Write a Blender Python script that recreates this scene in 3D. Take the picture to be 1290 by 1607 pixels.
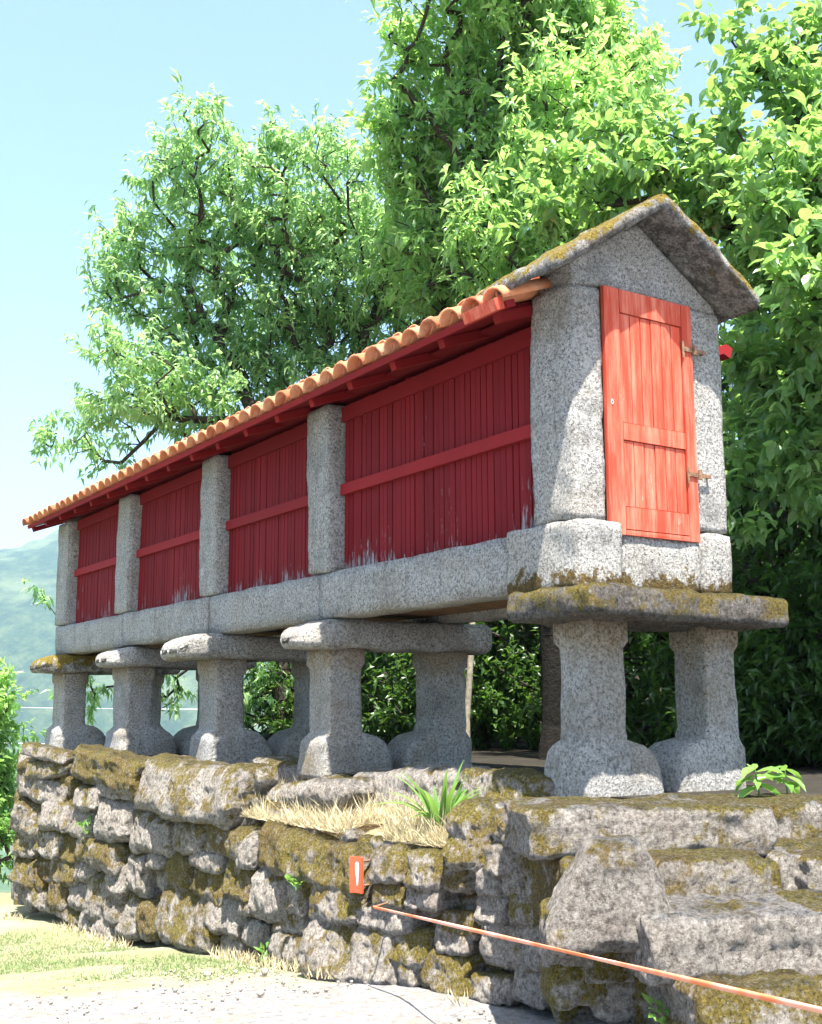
import bpy, math, random
import numpy as np
from mathutils import Vector, Matrix

for o in list(bpy.data.objects): bpy.data.objects.remove(o)
S = bpy.context.scene
COL = S.collection
# ------------------------------------------------------------------ camera
F, YAW, PIT, ROLL = 1843.1, 0.578, 0.166, -0.003          # focal length in photo pixels, radians
CAM = np.array([-3.74, -3.916, 1.6])
fw = np.array([math.sin(YAW)*math.cos(PIT), math.cos(YAW)*math.cos(PIT), math.sin(PIT)])
r0 = np.array([math.cos(YAW), -math.sin(YAW), 0.]); u0 = np.cross(r0, fw)
rt = r0*math.cos(ROLL)+u0*math.sin(ROLL); up = -r0*math.sin(ROLL)+u0*math.cos(ROLL)
cd = bpy.data.cameras.new('camera'); cam = bpy.data.objects.new('camera', cd); COL.objects.link(cam)
cd.sensor_fit = 'VERTICAL'; cd.sensor_height = 36; cd.lens = 36*F/1607
cd.clip_start = .05; cd.clip_end = 20000
M = Matrix.Identity(4)
for i in range(3): M[i][0], M[i][1], M[i][2], M[i][3] = rt[i], up[i], -fw[i], CAM[i]
cam.matrix_world = M
S.camera = cam
# ------------------------------------------------------------------ light
SUN = np.array([-0.14, -0.355, 1.]); SUN /= np.linalg.norm(SUN)      # towards the sun
w = bpy.data.worlds.new('World'); S.world = w; w.use_nodes = True
nt = w.node_tree; bg = nt.nodes['Background']
sky = nt.nodes.new('ShaderNodeTexSky'); sky.sky_type = 'NISHITA'; sky.sun_disc = False
sky.sun_elevation = math.asin(SUN[2]); sky.sun_rotation = math.atan2(SUN[0], SUN[1])
sky.air_density = 1.0; sky.dust_density = 2.2; sky.ozone_density = 1.2; sky.altitude = 300
nt.links.new(sky.outputs[0], bg.inputs[0]); bg.inputs[1].default_value = 0.095
ld = bpy.data.lights.new('sun', 'SUN'); ld.energy = 5.0; ld.angle = math.radians(.53); ld.color = (1, .95, .87)
lo = bpy.data.objects.new('sun', ld); COL.objects.link(lo)
lo.rotation_euler = Vector(-SUN).to_track_quat('-Z', 'Y').to_euler(); lo.location = (-4, -8, 30)
S.view_settings.view_transform = 'Standard'; S.view_settings.look = 'None'
S.view_settings.gamma = 1; S.view_settings.use_curve_mapping = False
S.view_settings.exposure = 2.05
S.render.engine = 'CYCLES'
S.cycles.max_bounces = 6; S.cycles.transparent_max_bounces = 4

# ------------------------------------------------------------------ pixel -> place
def ray(x, y): return fw+rt*(x-645)/F-up*(y-803.5)/F
def onp(x, y, ax, v):
    d = ray(x, y); return CAM+d*((v-CAM[ax])/d[ax])
def pd(x, y, dep): return CAM+ray(x, y)*dep

# ------------------------------------------------------------------ numpy noise
def _h(ix, iy, iz, s):
    n = (ix*374761393+iy*668265263+iz*2147483647+s*974634777) & 0xffffffff
    n = ((n ^ (n >> 13))*1274126177) & 0xffffffff
    n = ((n ^ (n >> 16))*2246822519) & 0xffffffff
    return ((n ^ (n >> 15)) & 0xffff)/32767.5-1
def vn(P, sc, s=0):
    Q = np.asarray(P, float)*sc; I = np.floor(Q).astype(np.int64); f = Q-I; f = f*f*(3-2*f)
    out = 0
    for a in (0, 1):
        for b in (0, 1):
            for c in (0, 1):
                wgt = (f[:, 0] if a else 1-f[:, 0])*(f[:, 1] if b else 1-f[:, 1])*(f[:, 2] if c else 1-f[:, 2])
                out = out+wgt*_h(I[:, 0]+a, I[:, 1]+b, I[:, 2]+c, s)
    return out
def fbm(P, sc, s=0, o=3): return sum(vn(P, sc*2**k, s+k*7)*.5**k for k in range(o))

# ------------------------------------------------------------------ materials
def mk(name, rough=.85):
    m = bpy.data.materials.new(name); m.use_nodes = True
    t = m.node_tree; b = t.nodes['Principled BSDF']; b.inputs['Roughness'].default_value = rough
    b.inputs['Specular IOR Level'].default_value = .3
    return m, t, b
class N:
    def __init__(s, t): s.t = t; s.geo = t.nodes.new('ShaderNodeNewGeometry')
    def pos(s, sc=None):
        o = s.geo.outputs['Position']
        if sc is None: return o
        v = s.t.nodes.new('ShaderNodeVectorMath'); v.operation = 'MULTIPLY'; s.t.links.new(o, v.inputs[0]); v.inputs[1].default_value = sc; return v.outputs[0]
    def noise(s, sc, det=4, rough=.6, vec=None):
        n = s.t.nodes.new('ShaderNodeTexNoise'); n.inputs['Scale'].default_value = sc; n.inputs['Detail'].default_value = det; n.inputs['Roughness'].default_value = rough
        s.t.links.new(vec if vec is not None else s.pos(), n.inputs['Vector']); return n.outputs['Fac']
    def vor(s, sc, feat='F1', vec=None):
        n = s.t.nodes.new('ShaderNodeTexVoronoi'); n.feature = feat; n.inputs['Scale'].default_value = sc
        s.t.links.new(vec if vec is not None else s.pos(), n.inputs['Vector']); return n
    def ramp(s, x, stops):
        n = s.t.nodes.new('ShaderNodeValToRGB'); s.t.links.new(x, n.inputs[0]); e = n.color_ramp.elements
        while len(e) < len(stops): e.new(.5)
        for i, (p, c) in enumerate(stops):
            e[i].position = p; e[i].color = (c, c, c, 1) if not isinstance(c, tuple) else (*c, 1)
        return n.outputs[0]
    def mix(s, f, a, b, mode='MIX'):
        n = s.t.nodes.new('ShaderNodeMix'); n.data_type = 'RGBA'; n.blend_type = mode
        for i, v in ((0, f), (6, a), (7, b)):
            if isinstance(v, (int, float)): n.inputs[i].default_value = v
            elif isinstance(v, tuple): n.inputs[i].default_value = (*v, 1)
            else: s.t.links.new(v, n.inputs[i])
        return n.outputs[2]
    def math(s, op, a, b=0., clamp=False):
        n = s.t.nodes.new('ShaderNodeMath'); n.operation = op; n.use_clamp = clamp
        for i, v in ((0, a), (1, b)):
            if isinstance(v, (int, float)): n.inputs[i].default_value = v
            else: s.t.links.new(v, n.inputs[i])
        return n.outputs[0]
    def sep(s, v):
        n = s.t.nodes.new('ShaderNodeSeparateXYZ'); s.t.links.new(v, n.inputs[0]); return n.outputs
    def nz(s): return s.sep(s.geo.outputs['Normal'])[2]
    def rnd(s):
        n = s.t.nodes.new('ShaderNodeObjectInfo'); return n.outputs['Random']
    def bump(s, b, h, st, dist):
        n = s.t.nodes.new('ShaderNodeBump'); n.inputs['Strength'].default_value = st; n.inputs['Distance'].default_value = dist
        s.t.links.new(h, n.inputs['Height']); s.t.links.new(n.outputs[0], b.inputs['Normal'])
    def out(s, c, b): s.t.links.new(c, b.inputs['Base Color'])

def granite(name, moss=0.0, tone=1.0, warm=.25, zmoss=None, pit=1., ztop=None):
    m, t, b = mk(name, .9); n = N(t)
    sp = n.noise(60, 4, .8); sp2 = n.noise(105, 3, .8)
    c = n.ramp(sp, [(.34, tuple(tone*x for x in (.10, .097, .093))), (.44, tuple(tone*x for x in (.38, .368, .345))), (.53, tuple(tone*x for x in (.57, .553, .52))), (.66, tuple(tone*x for x in (.74, .72, .685)))])
    c = n.mix(n.math('MULTIPLY', n.ramp(sp2, [(.385, 1.), (.43, 0.)]), pit), c, (.055, .055, .06))
    st = n.ramp(n.noise(2.2, 5, .65), [(.45, 0.), (.75, 1.)])
    c = n.mix(n.math('MULTIPLY', st, warm*1.6), c, (.30, .22, .12))
    dk = n.ramp(n.noise(3.2, 7, .75), [(.50, 0.), (.68, 1.)])
    c = n.mix(n.math('MULTIPLY', dk, .5), c, (.13, .125, .115))
    run = n.ramp(n.noise(1, 5, .7, n.pos((14, 14, 1.3))), [(.55, 0.), (.72, 1.)])
    c = n.mix(n.math('MULTIPLY', run, .45), c, (.16, .15, .13))
    pale = n.ramp(n.noise(6.5, 6, .75), [(.58, 0.), (.64, 1.)])
    c = n.mix(n.math('MULTIPLY', pale, .35), c, (.72, .70, .65))
    if moss:
        mn = n.noise(7, 6, .7); nz = n.nz()
        f = n.math('ADD', n.math('MULTIPLY', nz, .16), mn)
        f = n.ramp(f, [(.60-.22*moss, 0.), (.68-.20*moss, 1.)])
        mc = n.ramp(n.noise(70, 4, .8), [(.34, (.05, .034, .006)), (.5, (.20, .14, .016)), (.66, (.40, .30, .05))])
        dark = n.ramp(n.noise(14, 5, .75), [(.45, 0.), (.58, 1.)])
        c = n.mix(n.math('MULTIPLY', dark, .75), c, (.05, .045, .04))
        c = n.mix(f, c, mc)
    if ztop:
        z = n.sep(n.pos())[2]
        f = n.math('ADD', n.math('DIVIDE', n.math('SUBTRACT', z, ztop-.30), .30, True), n.math('MULTIPLY', n.math('SUBTRACT', n.noise(6, 6, .7), .5), 1.6))
        c = n.mix(n.math('MULTIPLY', n.ramp(f, [(.35, 0.), (.9, 1.)]), .6), c, n.ramp(sp, [(.36, (.10, .06, .025)), (.62, (.50, .36, .19))]))
    if zmoss:
        z = n.sep(n.pos())[2]
        lo_ = n.math('SUBTRACT', 1., n.math('DIVIDE', n.math('SUBTRACT', z, zmoss), .16), True)
        f = n.ramp(n.math('ADD', n.math('MULTIPLY', lo_, .30), n.noise(11, 6, .75)), [(.62, 0.), (.70, 1.)])
        c = n.mix(f, c, n.ramp(n.noise(60, 4, .8), [(.3, (.03, .02, .006)), (.6, (.17, .11, .025)), (.8, (.26, .17, .05))]))
    n.out(c, b)
    h = n.math('ADD', n.math('MULTIPLY', n.noise(46, 5, .8), .9), n.noise(12, 4, .6))
    n.bump(b, h, 1., .045)
    return m
def rock(name, moss, tone=1., dark=.7):
    # lichened field stone with dry golden moss
    m, t, b = mk(name, .95); n = N(t); r = n.rnd()
    big = n.noise(4.5, 6, .7); fine = n.noise(46, 7, .85)
    c = n.ramp(fine, [(.36, tuple(tone*x for x in (.07, .06, .052))), (.46, tuple(tone*x for x in (.28, .25, .22))), (.55, tuple(tone*x for x in (.46, .42, .375))), (.66, tuple(tone*x for x in (.64, .60, .56)))])
    c = n.mix(n.math('MULTIPLY', n.ramp(big, [(.46, 0.), (.70, 1.)]), .45), c, n.ramp(fine, [(.35, (.11, .075, .05)), (.7, (.44, .34, .26))]))
    dk = n.ramp(n.noise(26, 8, .9), [(.52, 0.), (.60, 1.)])
    c = n.mix(n.math('MULTIPLY', dk, dark), c, (.055, .046, .04))
    lich = n.vor(26); lf = n.ramp(n.math('ADD', lich.outputs['Distance'], n.math('MULTIPLY', n.noise(30, 4), .5)), [(.30, 1.), (.40, 0.)])
    c = n.mix(n.math('MULTIPLY', lf, .5), c, (.62, .60, .57))
    mn = n.noise(5.5, 7, .72)
    f = n.math('ADD', n.math('ADD', n.math('MULTIPLY', n.nz(), .15), mn), n.math('MULTIPLY', n.math('SUBTRACT', r, .5), .22))
    f = n.ramp(f, [(.66-.22*moss, 0.), (.73-.20*moss, 1.)])
    f = n.math('MULTIPLY', f, n.ramp(n.noise(48, 4, .8), [(.30, .2), (.5, 1.)]))
    mc = n.ramp(n.noise(85, 4, .8), [(.34, (.05, .038, .006)), (.5, (.21, .165, .02)), (.66, (.44, .35, .06))])
    mc = n.mix(n.ramp(n.noise(3, 3), [(.4, 0.), (.65, 1.)]), mc, n.ramp(n.noise(85, 4, .8), [(.34, (.055, .034, .008)), (.66, (.32, .22, .05))]))
    c = n.mix(f, c, mc)
    n.out(c, b)
    h = n.math('ADD', n.math('ADD', n.math('MULTIPLY', n.noise(34, 8, .9), 1.2), n.noise(9, 6, .7)), n.math('MULTIPLY', dk, -.35))
    n.bump(b, h, 1., .11)
    return m
def paint(name, col, wear, zlo, zspan, rough=.6, fade=(.5, .5, .5), lowk=.17, bleach=0.):
    m, t, b = mk(name, rough); n = N(t)
    b.inputs['Specular IOR Level'].default_value = .15
    v = n.mix(n.noise(3, 4), tuple(x*.78 for x in col), tuple(min(1, x*1.18) for x in col))
    r = n.rnd(); v = n.mix(n.math('MULTIPLY', r, .6), v, tuple(x*.55 for x in col))
    if bleach: v = n.mix(n.math('MULTIPLY', n.ramp(n.noise(1, 6, .7, n.pos((26, 26, 2.2))), [(.42, 0.), (.68, 1.)]), bleach), v, (.74, .30, .20))
    st = n.noise(1, 6, .75, n.pos((38, 38, 5.))); st2 = n.noise(1, 5, .7, n.pos((90, 90, 9.)))
    z = n.sep(n.pos())[2]
    low = n.math('SUBTRACT', 1., n.math('DIVIDE', n.math('SUBTRACT', z, zlo), zspan), True)
    low = n.math('MULTIPLY', low, low)
    pt = n.noise(1.9, 4, .6)
    f = n.math('ADD', n.math('ADD', n.math('MULTIPLY', st, .7), n.math('MULTIPLY', st2, .3)), n.math('MULTIPLY', low, lowk))
    f = n.math('ADD', f, n.math('MULTIPLY', n.math('SUBTRACT', pt, .5), .5))
    f = n.ramp(f, [(.66-wear, 0.), (.72-wear, 1.)])
    gc = n.ramp(n.noise(1, 4, .6, n.pos((60, 60, 4))), [(.3, tuple(x*.35 for x in fade)), (.65, fade)])
    n.out(n.mix(f, v, gc), b)
    n.bump(b, n.math('ADD', n.noise(1, 4, .6, n.pos((120, 120, 6))), n.math('MULTIPLY', f, -.6)), .35, .006)
    return m
def leafmat(name, c0, c1, tr, rough=.42, trans=.38):
    m, t, b = mk(name, rough); n = N(t)
    at = t.nodes.new('ShaderNodeAttribute'); at.attribute_name = 'tint'
    c = n.mix(at.outputs['Fac'], c0, c1); n.out(c, b); b.inputs['Specular IOR Level'].default_value = .5
    tl = t.nodes.new('ShaderNodeBsdfTranslucent'); t.links.new(n.mix(at.outputs['Fac'], tr, tuple(min(1, x*1.25) for x in tr)), tl.inputs[0])
    ms = t.nodes.new('ShaderNodeMixShader'); ms.inputs[0].default_value = trans
    t.links.new(b.outputs[0], ms.inputs[1]); t.links.new(tl.outputs[0], ms.inputs[2]); t.links.new(ms.outputs[0], t.nodes['Material Output'].inputs[0])
    return m
def plain(name, c0, c1, sc=20, rough=.85, bs=.4, bd=.01, metal=0.):
    m, t, b = mk(name, rough); n = N(t); f = n.noise(sc, 6, .7)
    n.out(n.ramp(f, [(.32, c0), (.7, c1)]), b); n.bump(b, f, bs, bd); b.inputs['Metallic'].default_value = metal
    return m
G = granite('granite'); Gm = granite('granite_mossy', .5, .9); Gp = granite('granite_pillar', 0, .98, .45, None, .55, 1.99); Gr = granite('granite_roof', .42, .62)
Gl = granite('granite_corner', 0, 1.05, .2, 2.16)
Gs = None
RK = [rock('stone_bare', .28, 1.45, .45), rock('stone_some_moss', .64, 1.42, .5), rock('stone_mossy', 1.08, 1.35, .5)]
RK.append(rock('stone_grey', .22, 1.0, .75)); RK.append(rock('stone_pale', .42, 1.28, .6))
Gs = rock('slab_lichened', .86, .60, 1.)
RED = paint('red_paint', (.17, .009, .012), -.01, 2.49, .5, .75, (.34, .32, .33))
REDT = paint('red_trim', (.24, .014, .016), -.05, 2.4, .1, .7, (.4, .3, .28))
DOORM = paint('door_paint', (.58, .078, .042), .02, 2.45, .35, .7, (.72, .50, .40), .05, .55)
WOODB = plain('floor_wood', (.10, .055, .025), (.26, .15, .07), 14)
IRON = plain('rusty_iron', (.09, .045, .025), (.32, .19, .11), 60, .7)
EARTH = plain('rubble_earth', (.03, .025, .018), (.12, .095, .065), 18, .95, 1., .03)
BARK = plain('bark', (.02, .016, .013), (.08, .066, .05), 22, .95, 1., .03)
def tilemat():
    m, t, b = mk('clay_tile', .85); n = N(t); r = n.rnd()
    c = n.mix(r, (.42, .12, .05), (.62, .25, .12)); c = n.mix(n.ramp(n.noise(9, 5, .7), [(.48, 0.), (.7, .6)]), c, (.66, .42, .29))
    c = n.mix(n.ramp(n.noise(16, 5, .75), [(.58, 0.), (.68, .5)]), c, (.16, .09, .06)); n.out(c, b)
    n.bump(b, n.noise(50, 4), .4, .008); return m
TILE = tilemat()
L1 = leafmat('chestnut_leaf', (.06, .145, .075), (.31, .42, .22), (.42, .66, .23), .32, .56)
L2 = leafmat('cherry_leaf', (.06, .15, .06), (.32, .44, .19), (.46, .72, .19), .32, .56)
L3 = leafmat('fig_leaf', (.05, .13, .045), (.24, .37, .15), (.36, .60, .13), .28, .46)
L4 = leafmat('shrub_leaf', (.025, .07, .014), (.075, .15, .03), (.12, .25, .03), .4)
L5 = leafmat('fresh_leaf', (.07, .19, .035), (.19, .34, .08), (.26, .46, .08), .4)
DRY = leafmat('dry_grass', (.34, .27, .14), (.70, .62, .42), (.50, .43, .26), .8, .25)
LAWN = leafmat('lawn_grass', (.11, .18, .06), (.29, .34, .15), (.24, .34, .11), .8, .3)

# ------------------------------------------------------------------ objects
WL = {}
def mesh_np(name, V, F, smooth=False):
    V = np.asarray(V, np.float32); me = bpy.data.meshes.new(name)
    if isinstance(F, np.ndarray):
        k = F.shape[1]; nf = len(F)
        me.vertices.add(len(V)); me.vertices.foreach_set('co', V.ravel())
        me.loops.add(nf*k); me.loops.foreach_set('vertex_index', F.astype(np.int32).ravel())
        me.polygons.add(nf); me.polygons.foreach_set('loop_start', np.arange(0, nf*k, k, dtype=np.int32))
        me.update(calc_edges=True)
    else:
        me.from_pydata([tuple(map(float, v)) for v in V], [], F); me.update()
    me.polygons.foreach_set('use_smooth', np.full(len(me.polygons), smooth))
    return me
def link(o, parent, world):
    COL.objects.link(o); WL[o.name] = np.array(world, float)
    if parent is not None:
        o.parent = parent; o.location = tuple(np.array(world)-WL[parent.name])
    else: o.location = tuple(world)
    return o
def obj(name, V, F, mat, parent=None, smooth=False, org=None, tint=None):
    V = np.asarray(V, float)
    if org is None: org = (V.min(0)+V.max(0))/2
    me = mesh_np(name, V-np.array(org), F, smooth); me.materials.append(mat)
    if tint is not None:
        a = me.attributes.new('tint', 'FLOAT', 'POINT'); a.data.foreach_set('value', np.asarray(tint, np.float32))
    return link(bpy.data.objects.new(name, me), parent, org)
def tag(o, label=None, cat=None, group=None, kind=None):
    for k, v in (('label', label), ('category', cat), ('group', group), ('kind', kind)):
        if v: o[k] = v
    return o
def thing(name, loc, label, cat, group=None):
    o = bpy.data.objects.new(name, None); o.empty_display_size = .2
    link(o, None, loc); return tag(o, label, cat, group)

_lat = {}
def lattice(nx, ny, nz):
    k = (nx, ny, nz)
    if k in _lat: return _lat[k]
    idx = {}; V = []; Fs = []
    def v(a, b, c):
        q = (a, b, c)
        if q not in idx: idx[q] = len(V); V.append((a/nx*2-1, b/ny*2-1, c/nz*2-1))
        return idx[q]
    for a in range(nx):
        for b in range(ny):
            Fs.append((v(a, b, 0), v(a, b+1, 0), v(a+1, b+1, 0), v(a+1, b, 0))); Fs.append((v(a, b, nz), v(a+1, b, nz), v(a+1, b+1, nz), v(a, b+1, nz)))
    for a in range(nx):
        for c in range(nz):
            Fs.append((v(a, 0, c), v(a+1, 0, c), v(a+1, 0, c+1), v(a, 0, c+1))); Fs.append((v(a, ny, c), v(a, ny, c+1), v(a+1, ny, c+1), v(a+1, ny, c)))
    for b in range(ny):
        for c in range(nz):
            Fs.append((v(0, b, c), v(0, b, c+1), v(0, b+1, c+1), v(0, b+1, c))); Fs.append((v(nx, b, c), v(nx, b+1, c), v(nx, b+1, c+1), v(nx, b, c+1)))
    _lat[k] = (np.array(V), np.array(Fs)); return _lat[k]
def rbox(dims, r, step, amp=0, freq=6, seed=0, lump=0, maxn=40, off=(0, 0, 0)):
    """rounded, roughened block centred on 0: dims are full sizes"""
    h = np.array(dims)/2; n = [int(min(maxn, max(2, round(d/step)))) for d in dims]
    U, Fs = lattice(*n); r = min(r, h.min()*.98)
    # crowd lattice lines into the rounded rim
    P = U*h; inner = np.clip(P, -(h-r), h-r); d = P-inner
    ln = np.linalg.norm(d, axis=1, keepdims=True); nn = np.where(ln > 1e-9, d/np.maximum(ln, 1e-9), 0)
    V = np.where(ln > 1e-9, inner+nn*np.minimum(ln, r), P)
    nm = np.where(ln > 1e-9, nn, 0); nm = nm+P/np.linalg.norm(P, axis=1, keepdims=True)*.15; nm /= np.linalg.norm(nm, axis=1, keepdims=True)
    Q = V+np.array(off)
    if amp: V = V+nm*(fbm(Q, freq, seed, 3)*amp)[:, None]
    if lump:
        s = 1/max(dims)
        V = V*(1+lump*np.stack([fbm(U, 1.1, seed+11*k, 2) for k in range(3)], 1))
    return V, Fs
def block(name, lo, hi, mat, parent, r=.02, step=.05, amp=.008, freq=7, seed=0, deform=None, smooth=True):
    lo = np.array(lo, float); hi = np.array(hi, float); c = (lo+hi)/2
    V, Fs = rbox(hi-lo, r, step, amp, freq, seed, off=c)
    V = V+c
    if deform: V = deform(V)
    return obj(name, V, Fs, mat, parent, smooth)
def box(name, lo, hi, mat, parent, jit=0):
    lo = np.array(lo, float); hi = np.array(hi, float)
    V = [(lo[0] if a < 0 else hi[0], lo[1] if b < 0 else hi[1], lo[2] if c < 0 else hi[2]) for a in (-1, 1) for b in (-1, 1) for c in (-1, 1)]
    Fq = np.array([(0, 1, 3, 2), (4, 6, 7, 5), (0, 4, 5, 1), (2, 3, 7, 6), (0, 2, 6, 4), (1, 5, 7, 3)])
    return obj(name, V, Fq, mat, parent)
def chbox(lo, hi, ch=.003):
    """box with chamfered edges, as V,F (24 verts)"""
    return rbox(np.array(hi)-np.array(lo), ch, 10, 0)
def tubes(segs, sides=5):
    """segs: list of (p0,p1,r0,r1) -> V,F"""
    p0 = np.array([s[0] for s in segs]); p1 = np.array([s[1] for s in segs]); ra = np.array([s[2] for s in segs]); rb = np.array([s[3] for s in segs])
    d = p1-p0; d /= np.maximum(np.linalg.norm(d, axis=1, keepdims=True), 1e-9)
    a = np.where(np.abs(d[:, 2:3]) < .9, np.array([[0, 0, 1.]]), np.array([[1., 0, 0]])); u = np.cross(d, a); u /= np.linalg.norm(u, axis=1, keepdims=True); v = np.cross(d, u)
    V = []; n = len(segs)
    for k in range(sides):
        t = 2*math.pi*k/sides; e = u*math.cos(t)+v*math.sin(t); V.append(p0+e*ra[:, None]); V.append(p1+e*rb[:, None])
    V = np.stack(V, 1).reshape(-1, 3); b = np.arange(n)*2*sides; Fs = []
    for k in range(sides):
        k2 = (k+1) % sides; Fs.append(np.stack([b+2*k, b+2*k2, b+2*k2+1, b+2*k+1], 1))
    return V, np.concatenate(Fs)

# ================================================================== the setting
GY = np.array([-400, -60, -12, -4, 0, 1.2, 2.7, 4.4, 8.4, 11, 15, 25, 60, 150, 400, 900, 12000.]); GZ = np.array([-2, -1, 0, .18, .33, .28, .15, -.05, -.2, -.55, -1.6, -6, -26, -70, -130, -160, -160.])
def gz(x, y):
    x = np.asarray(x, float); y = np.asarray(y, float)
    z = np.interp(y, GY, GZ); 
    s = np.clip((-x-6)/60, 0, 1); z = z-s*s*18
    s2 = np.clip((-x-30)/400, 0, 1); z = z-s2*120
    return z+.24/(1+np.exp(np.clip(-(x+1.25)/.10, -40, 40)))/(1+np.exp(np.clip((y+.42)/.10, -40, 40)))*np.exp(-np.clip(y+1.6, -9, 0)**2)
gx = np.unique(np.concatenate([-np.geomspace(6, 9000, 40), np.linspace(-6, 4, 81), 4+np.geomspace(.3, 9000, 40)]))
gy = np.unique(np.concatenate([-4-np.geomspace(.5, 3000, 25), np.linspace(-4, 12, 121), 12+np.geomspace(.4, 9000, 50)]))
X, Y = np.meshgrid(gx, gy, indexing='ij'); P = np.stack([X.ravel(), Y.ravel(), 0*X.ravel()], 1)
Z = gz(P[:, 0], P[:, 1]); near = np.exp(-((P[:, 0]+2)**2+(P[:, 1]-2)**2)/150)
Z = Z+fbm(P, 1.3, 5)*.022*near+fbm(P, .02, 9)*6*(1-near)*np.clip((P[:, 1]-20)/200, 0, 1)
P[:, 2] = Z; a, b_ = len(gx), len(gy)
I = np.arange(a*b_).reshape(a, b_); Fg = np.stack([I[:-1, :-1], I[1:, :-1], I[1:, 1:], I[:-1, 1:]], -1).reshape(-1, 4)
def groundmat():
    m, t, b = mk('pale_ground', .95); n = N(t); s = n.sep(n.pos())
    # bare pale granite bedrock and sandy soil near the wall foot, turf elsewhere
    rockc = n.ramp(n.noise(22, 7, .8), [(.36, (.12, .113, .11)), (.44, (.21, .203, .20)), (.54, (.27, .262, .26)), (.66, (.34, .333, .33))])
    rockc = n.mix(n.ramp(n.noise(3.5, 6, .7), [(.45, 0.), (.7, .65)]), rockc, (.26, .21, .15))
    rockc = n.mix(n.ramp(n.noise(9, 6, .75), [(.60, 0.), (.66, .6)]), rockc, (.28, .26, .11))
    turf = n.ramp(n.noise(28, 6, .8), [(.3, (.13, .14, .065)), (.5, (.23, .23, .115)), (.72, (.33, .31, .19))])
    turf = n.mix(n.ramp(n.noise(1.3, 5, .6), [(.42, 0.), (.62, .7)]), turf, (.36, .33, .24))
    # border line between turf and bare rock, ragged
    e = n.math('ADD', n.math('SUBTRACT', s[1], n.math('MULTIPLY', s[0], -.55)), n.math('MULTIPLY', n.math('SUBTRACT', n.noise(1.6, 6, .7), .5), 1.6))
    f = n.ramp(n.math('DIVIDE', n.math('ADD', e, 5.), 10.), [(.615, 0.), (.66, 1.)])
    near = n.mix(f, rockc, turf)
    far = n.ramp(n.noise(.06, 8, .7), [(.3, (.025, .05, .016)), (.55, (.06, .10, .03)), (.75, (.16, .18, .07))])
    ff = n.ramp(n.math('DIVIDE', s[1], 40.), [(.27, 0.), (.40, 1.)])
    n.out(n.mix(ff, near, far), b)
    n.bump(b, n.math('ADD', n.noise(40, 6, .75), n.math('MULTIPLY', n.noise(7, 5), 1.5)), .8, .03); return m
tag(obj('ground', P, Fg, groundmat(), None, True, (0, 0, 0)), kind='structure')

# far mountain side across the valley
def mountain():
    nu, nv = 260, 130
    u = np.linspace(-1, 1, nu); v = np.linspace(0, 1, nv); U, Vv = np.meshgrid(u, v, indexing='ij')
    ang = YAW-.10+U*1.25                                     # bearing
    dist = 1500+Vv*2300
    Xm = CAM[0]+np.sin(ang)*dist; Ym = CAM[1]+np.cos(ang)*dist
    Pm = np.stack([Xm.ravel(), Ym.ravel(), 0*Xm.ravel()], 1)
    a0 = (ang-(YAW-.33)).ravel()
    ridge = 415+60*np.clip(a0/.06, -3, 2)+90*np.sin(a0*6+.3)*np.clip(np.abs(a0)*4, 0, 1)
    prof = np.sin(np.clip(Vv.ravel()/.62, 0, 1)*math.pi/2)**1.25
    z = -165+prof*(ridge+160)-np.clip(Vv.ravel()-.62, 0, 1)*300
    z = z+fbm(Pm, 1/420., 3, 5)*70*prof+fbm(Pm, 1/40., 8, 2)*7
    Pm[:, 2] = z; I = np.arange(nu*nv).reshape(nu, nv); Fm = np.stack([I[:-1, :-1], I[1:, :-1], I[1:, 1:], I[:-1, 1:]], -1).reshape(-1, 4)
    m, t, b = mk('mountain_woods', 1.); n = N(t)
    c = n.ramp(n.noise(.035, 8, .75), [(.34, (.012, .03, .012)), (.5, (.04, .075, .022)), (.66, (.11, .14, .05)), (.8, (.26, .24, .15))])
    c = n.mix(n.ramp(n.noise(.006, 5, .6), [(.5, 0.), (.62, .75)]), c, (.17, .21, .085)); n.out(c, b); n.bump(b, n.noise(.06, 6, .8), 1., 14.)
    tag(obj('mountain', Pm, Fm, m, None, True, (0, 1500, 0)), kind='structure')
mountain()

# wall line in plan (outer face of the retaining wall), from the step corner to its far end
WP = np.array([(-.42, -.25), (-.46, .6), (-.56, 1.5), (-.56, 2.7), (-.58, 4.0), (-.72, 5.6), (-1.0, 7.2), (-1.15, 8.3)])
def wallhit(px, py):
    d = ray(px, py); best = None
    for k in range(len(WP)-1):
        A = WP[k]; B = WP[k+1]; e = B-A
        if k == 0: lo_ = -3.
        else: lo_ = 0.
        hi_ = 3. if k == len(WP)-2 else 1.
        Mx = np.array([[d[0], -e[0]], [d[1], -e[1]]]); s, q = np.linalg.solve(Mx, A-CAM[:2])
        if lo_ <= q <= hi_ and s > 0 and (best is None or s < best[0]): best = (s, e/np.linalg.norm(e))
    s, e = best
    return CAM+d*s, np.array([e[0], e[1], 0])
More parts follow.
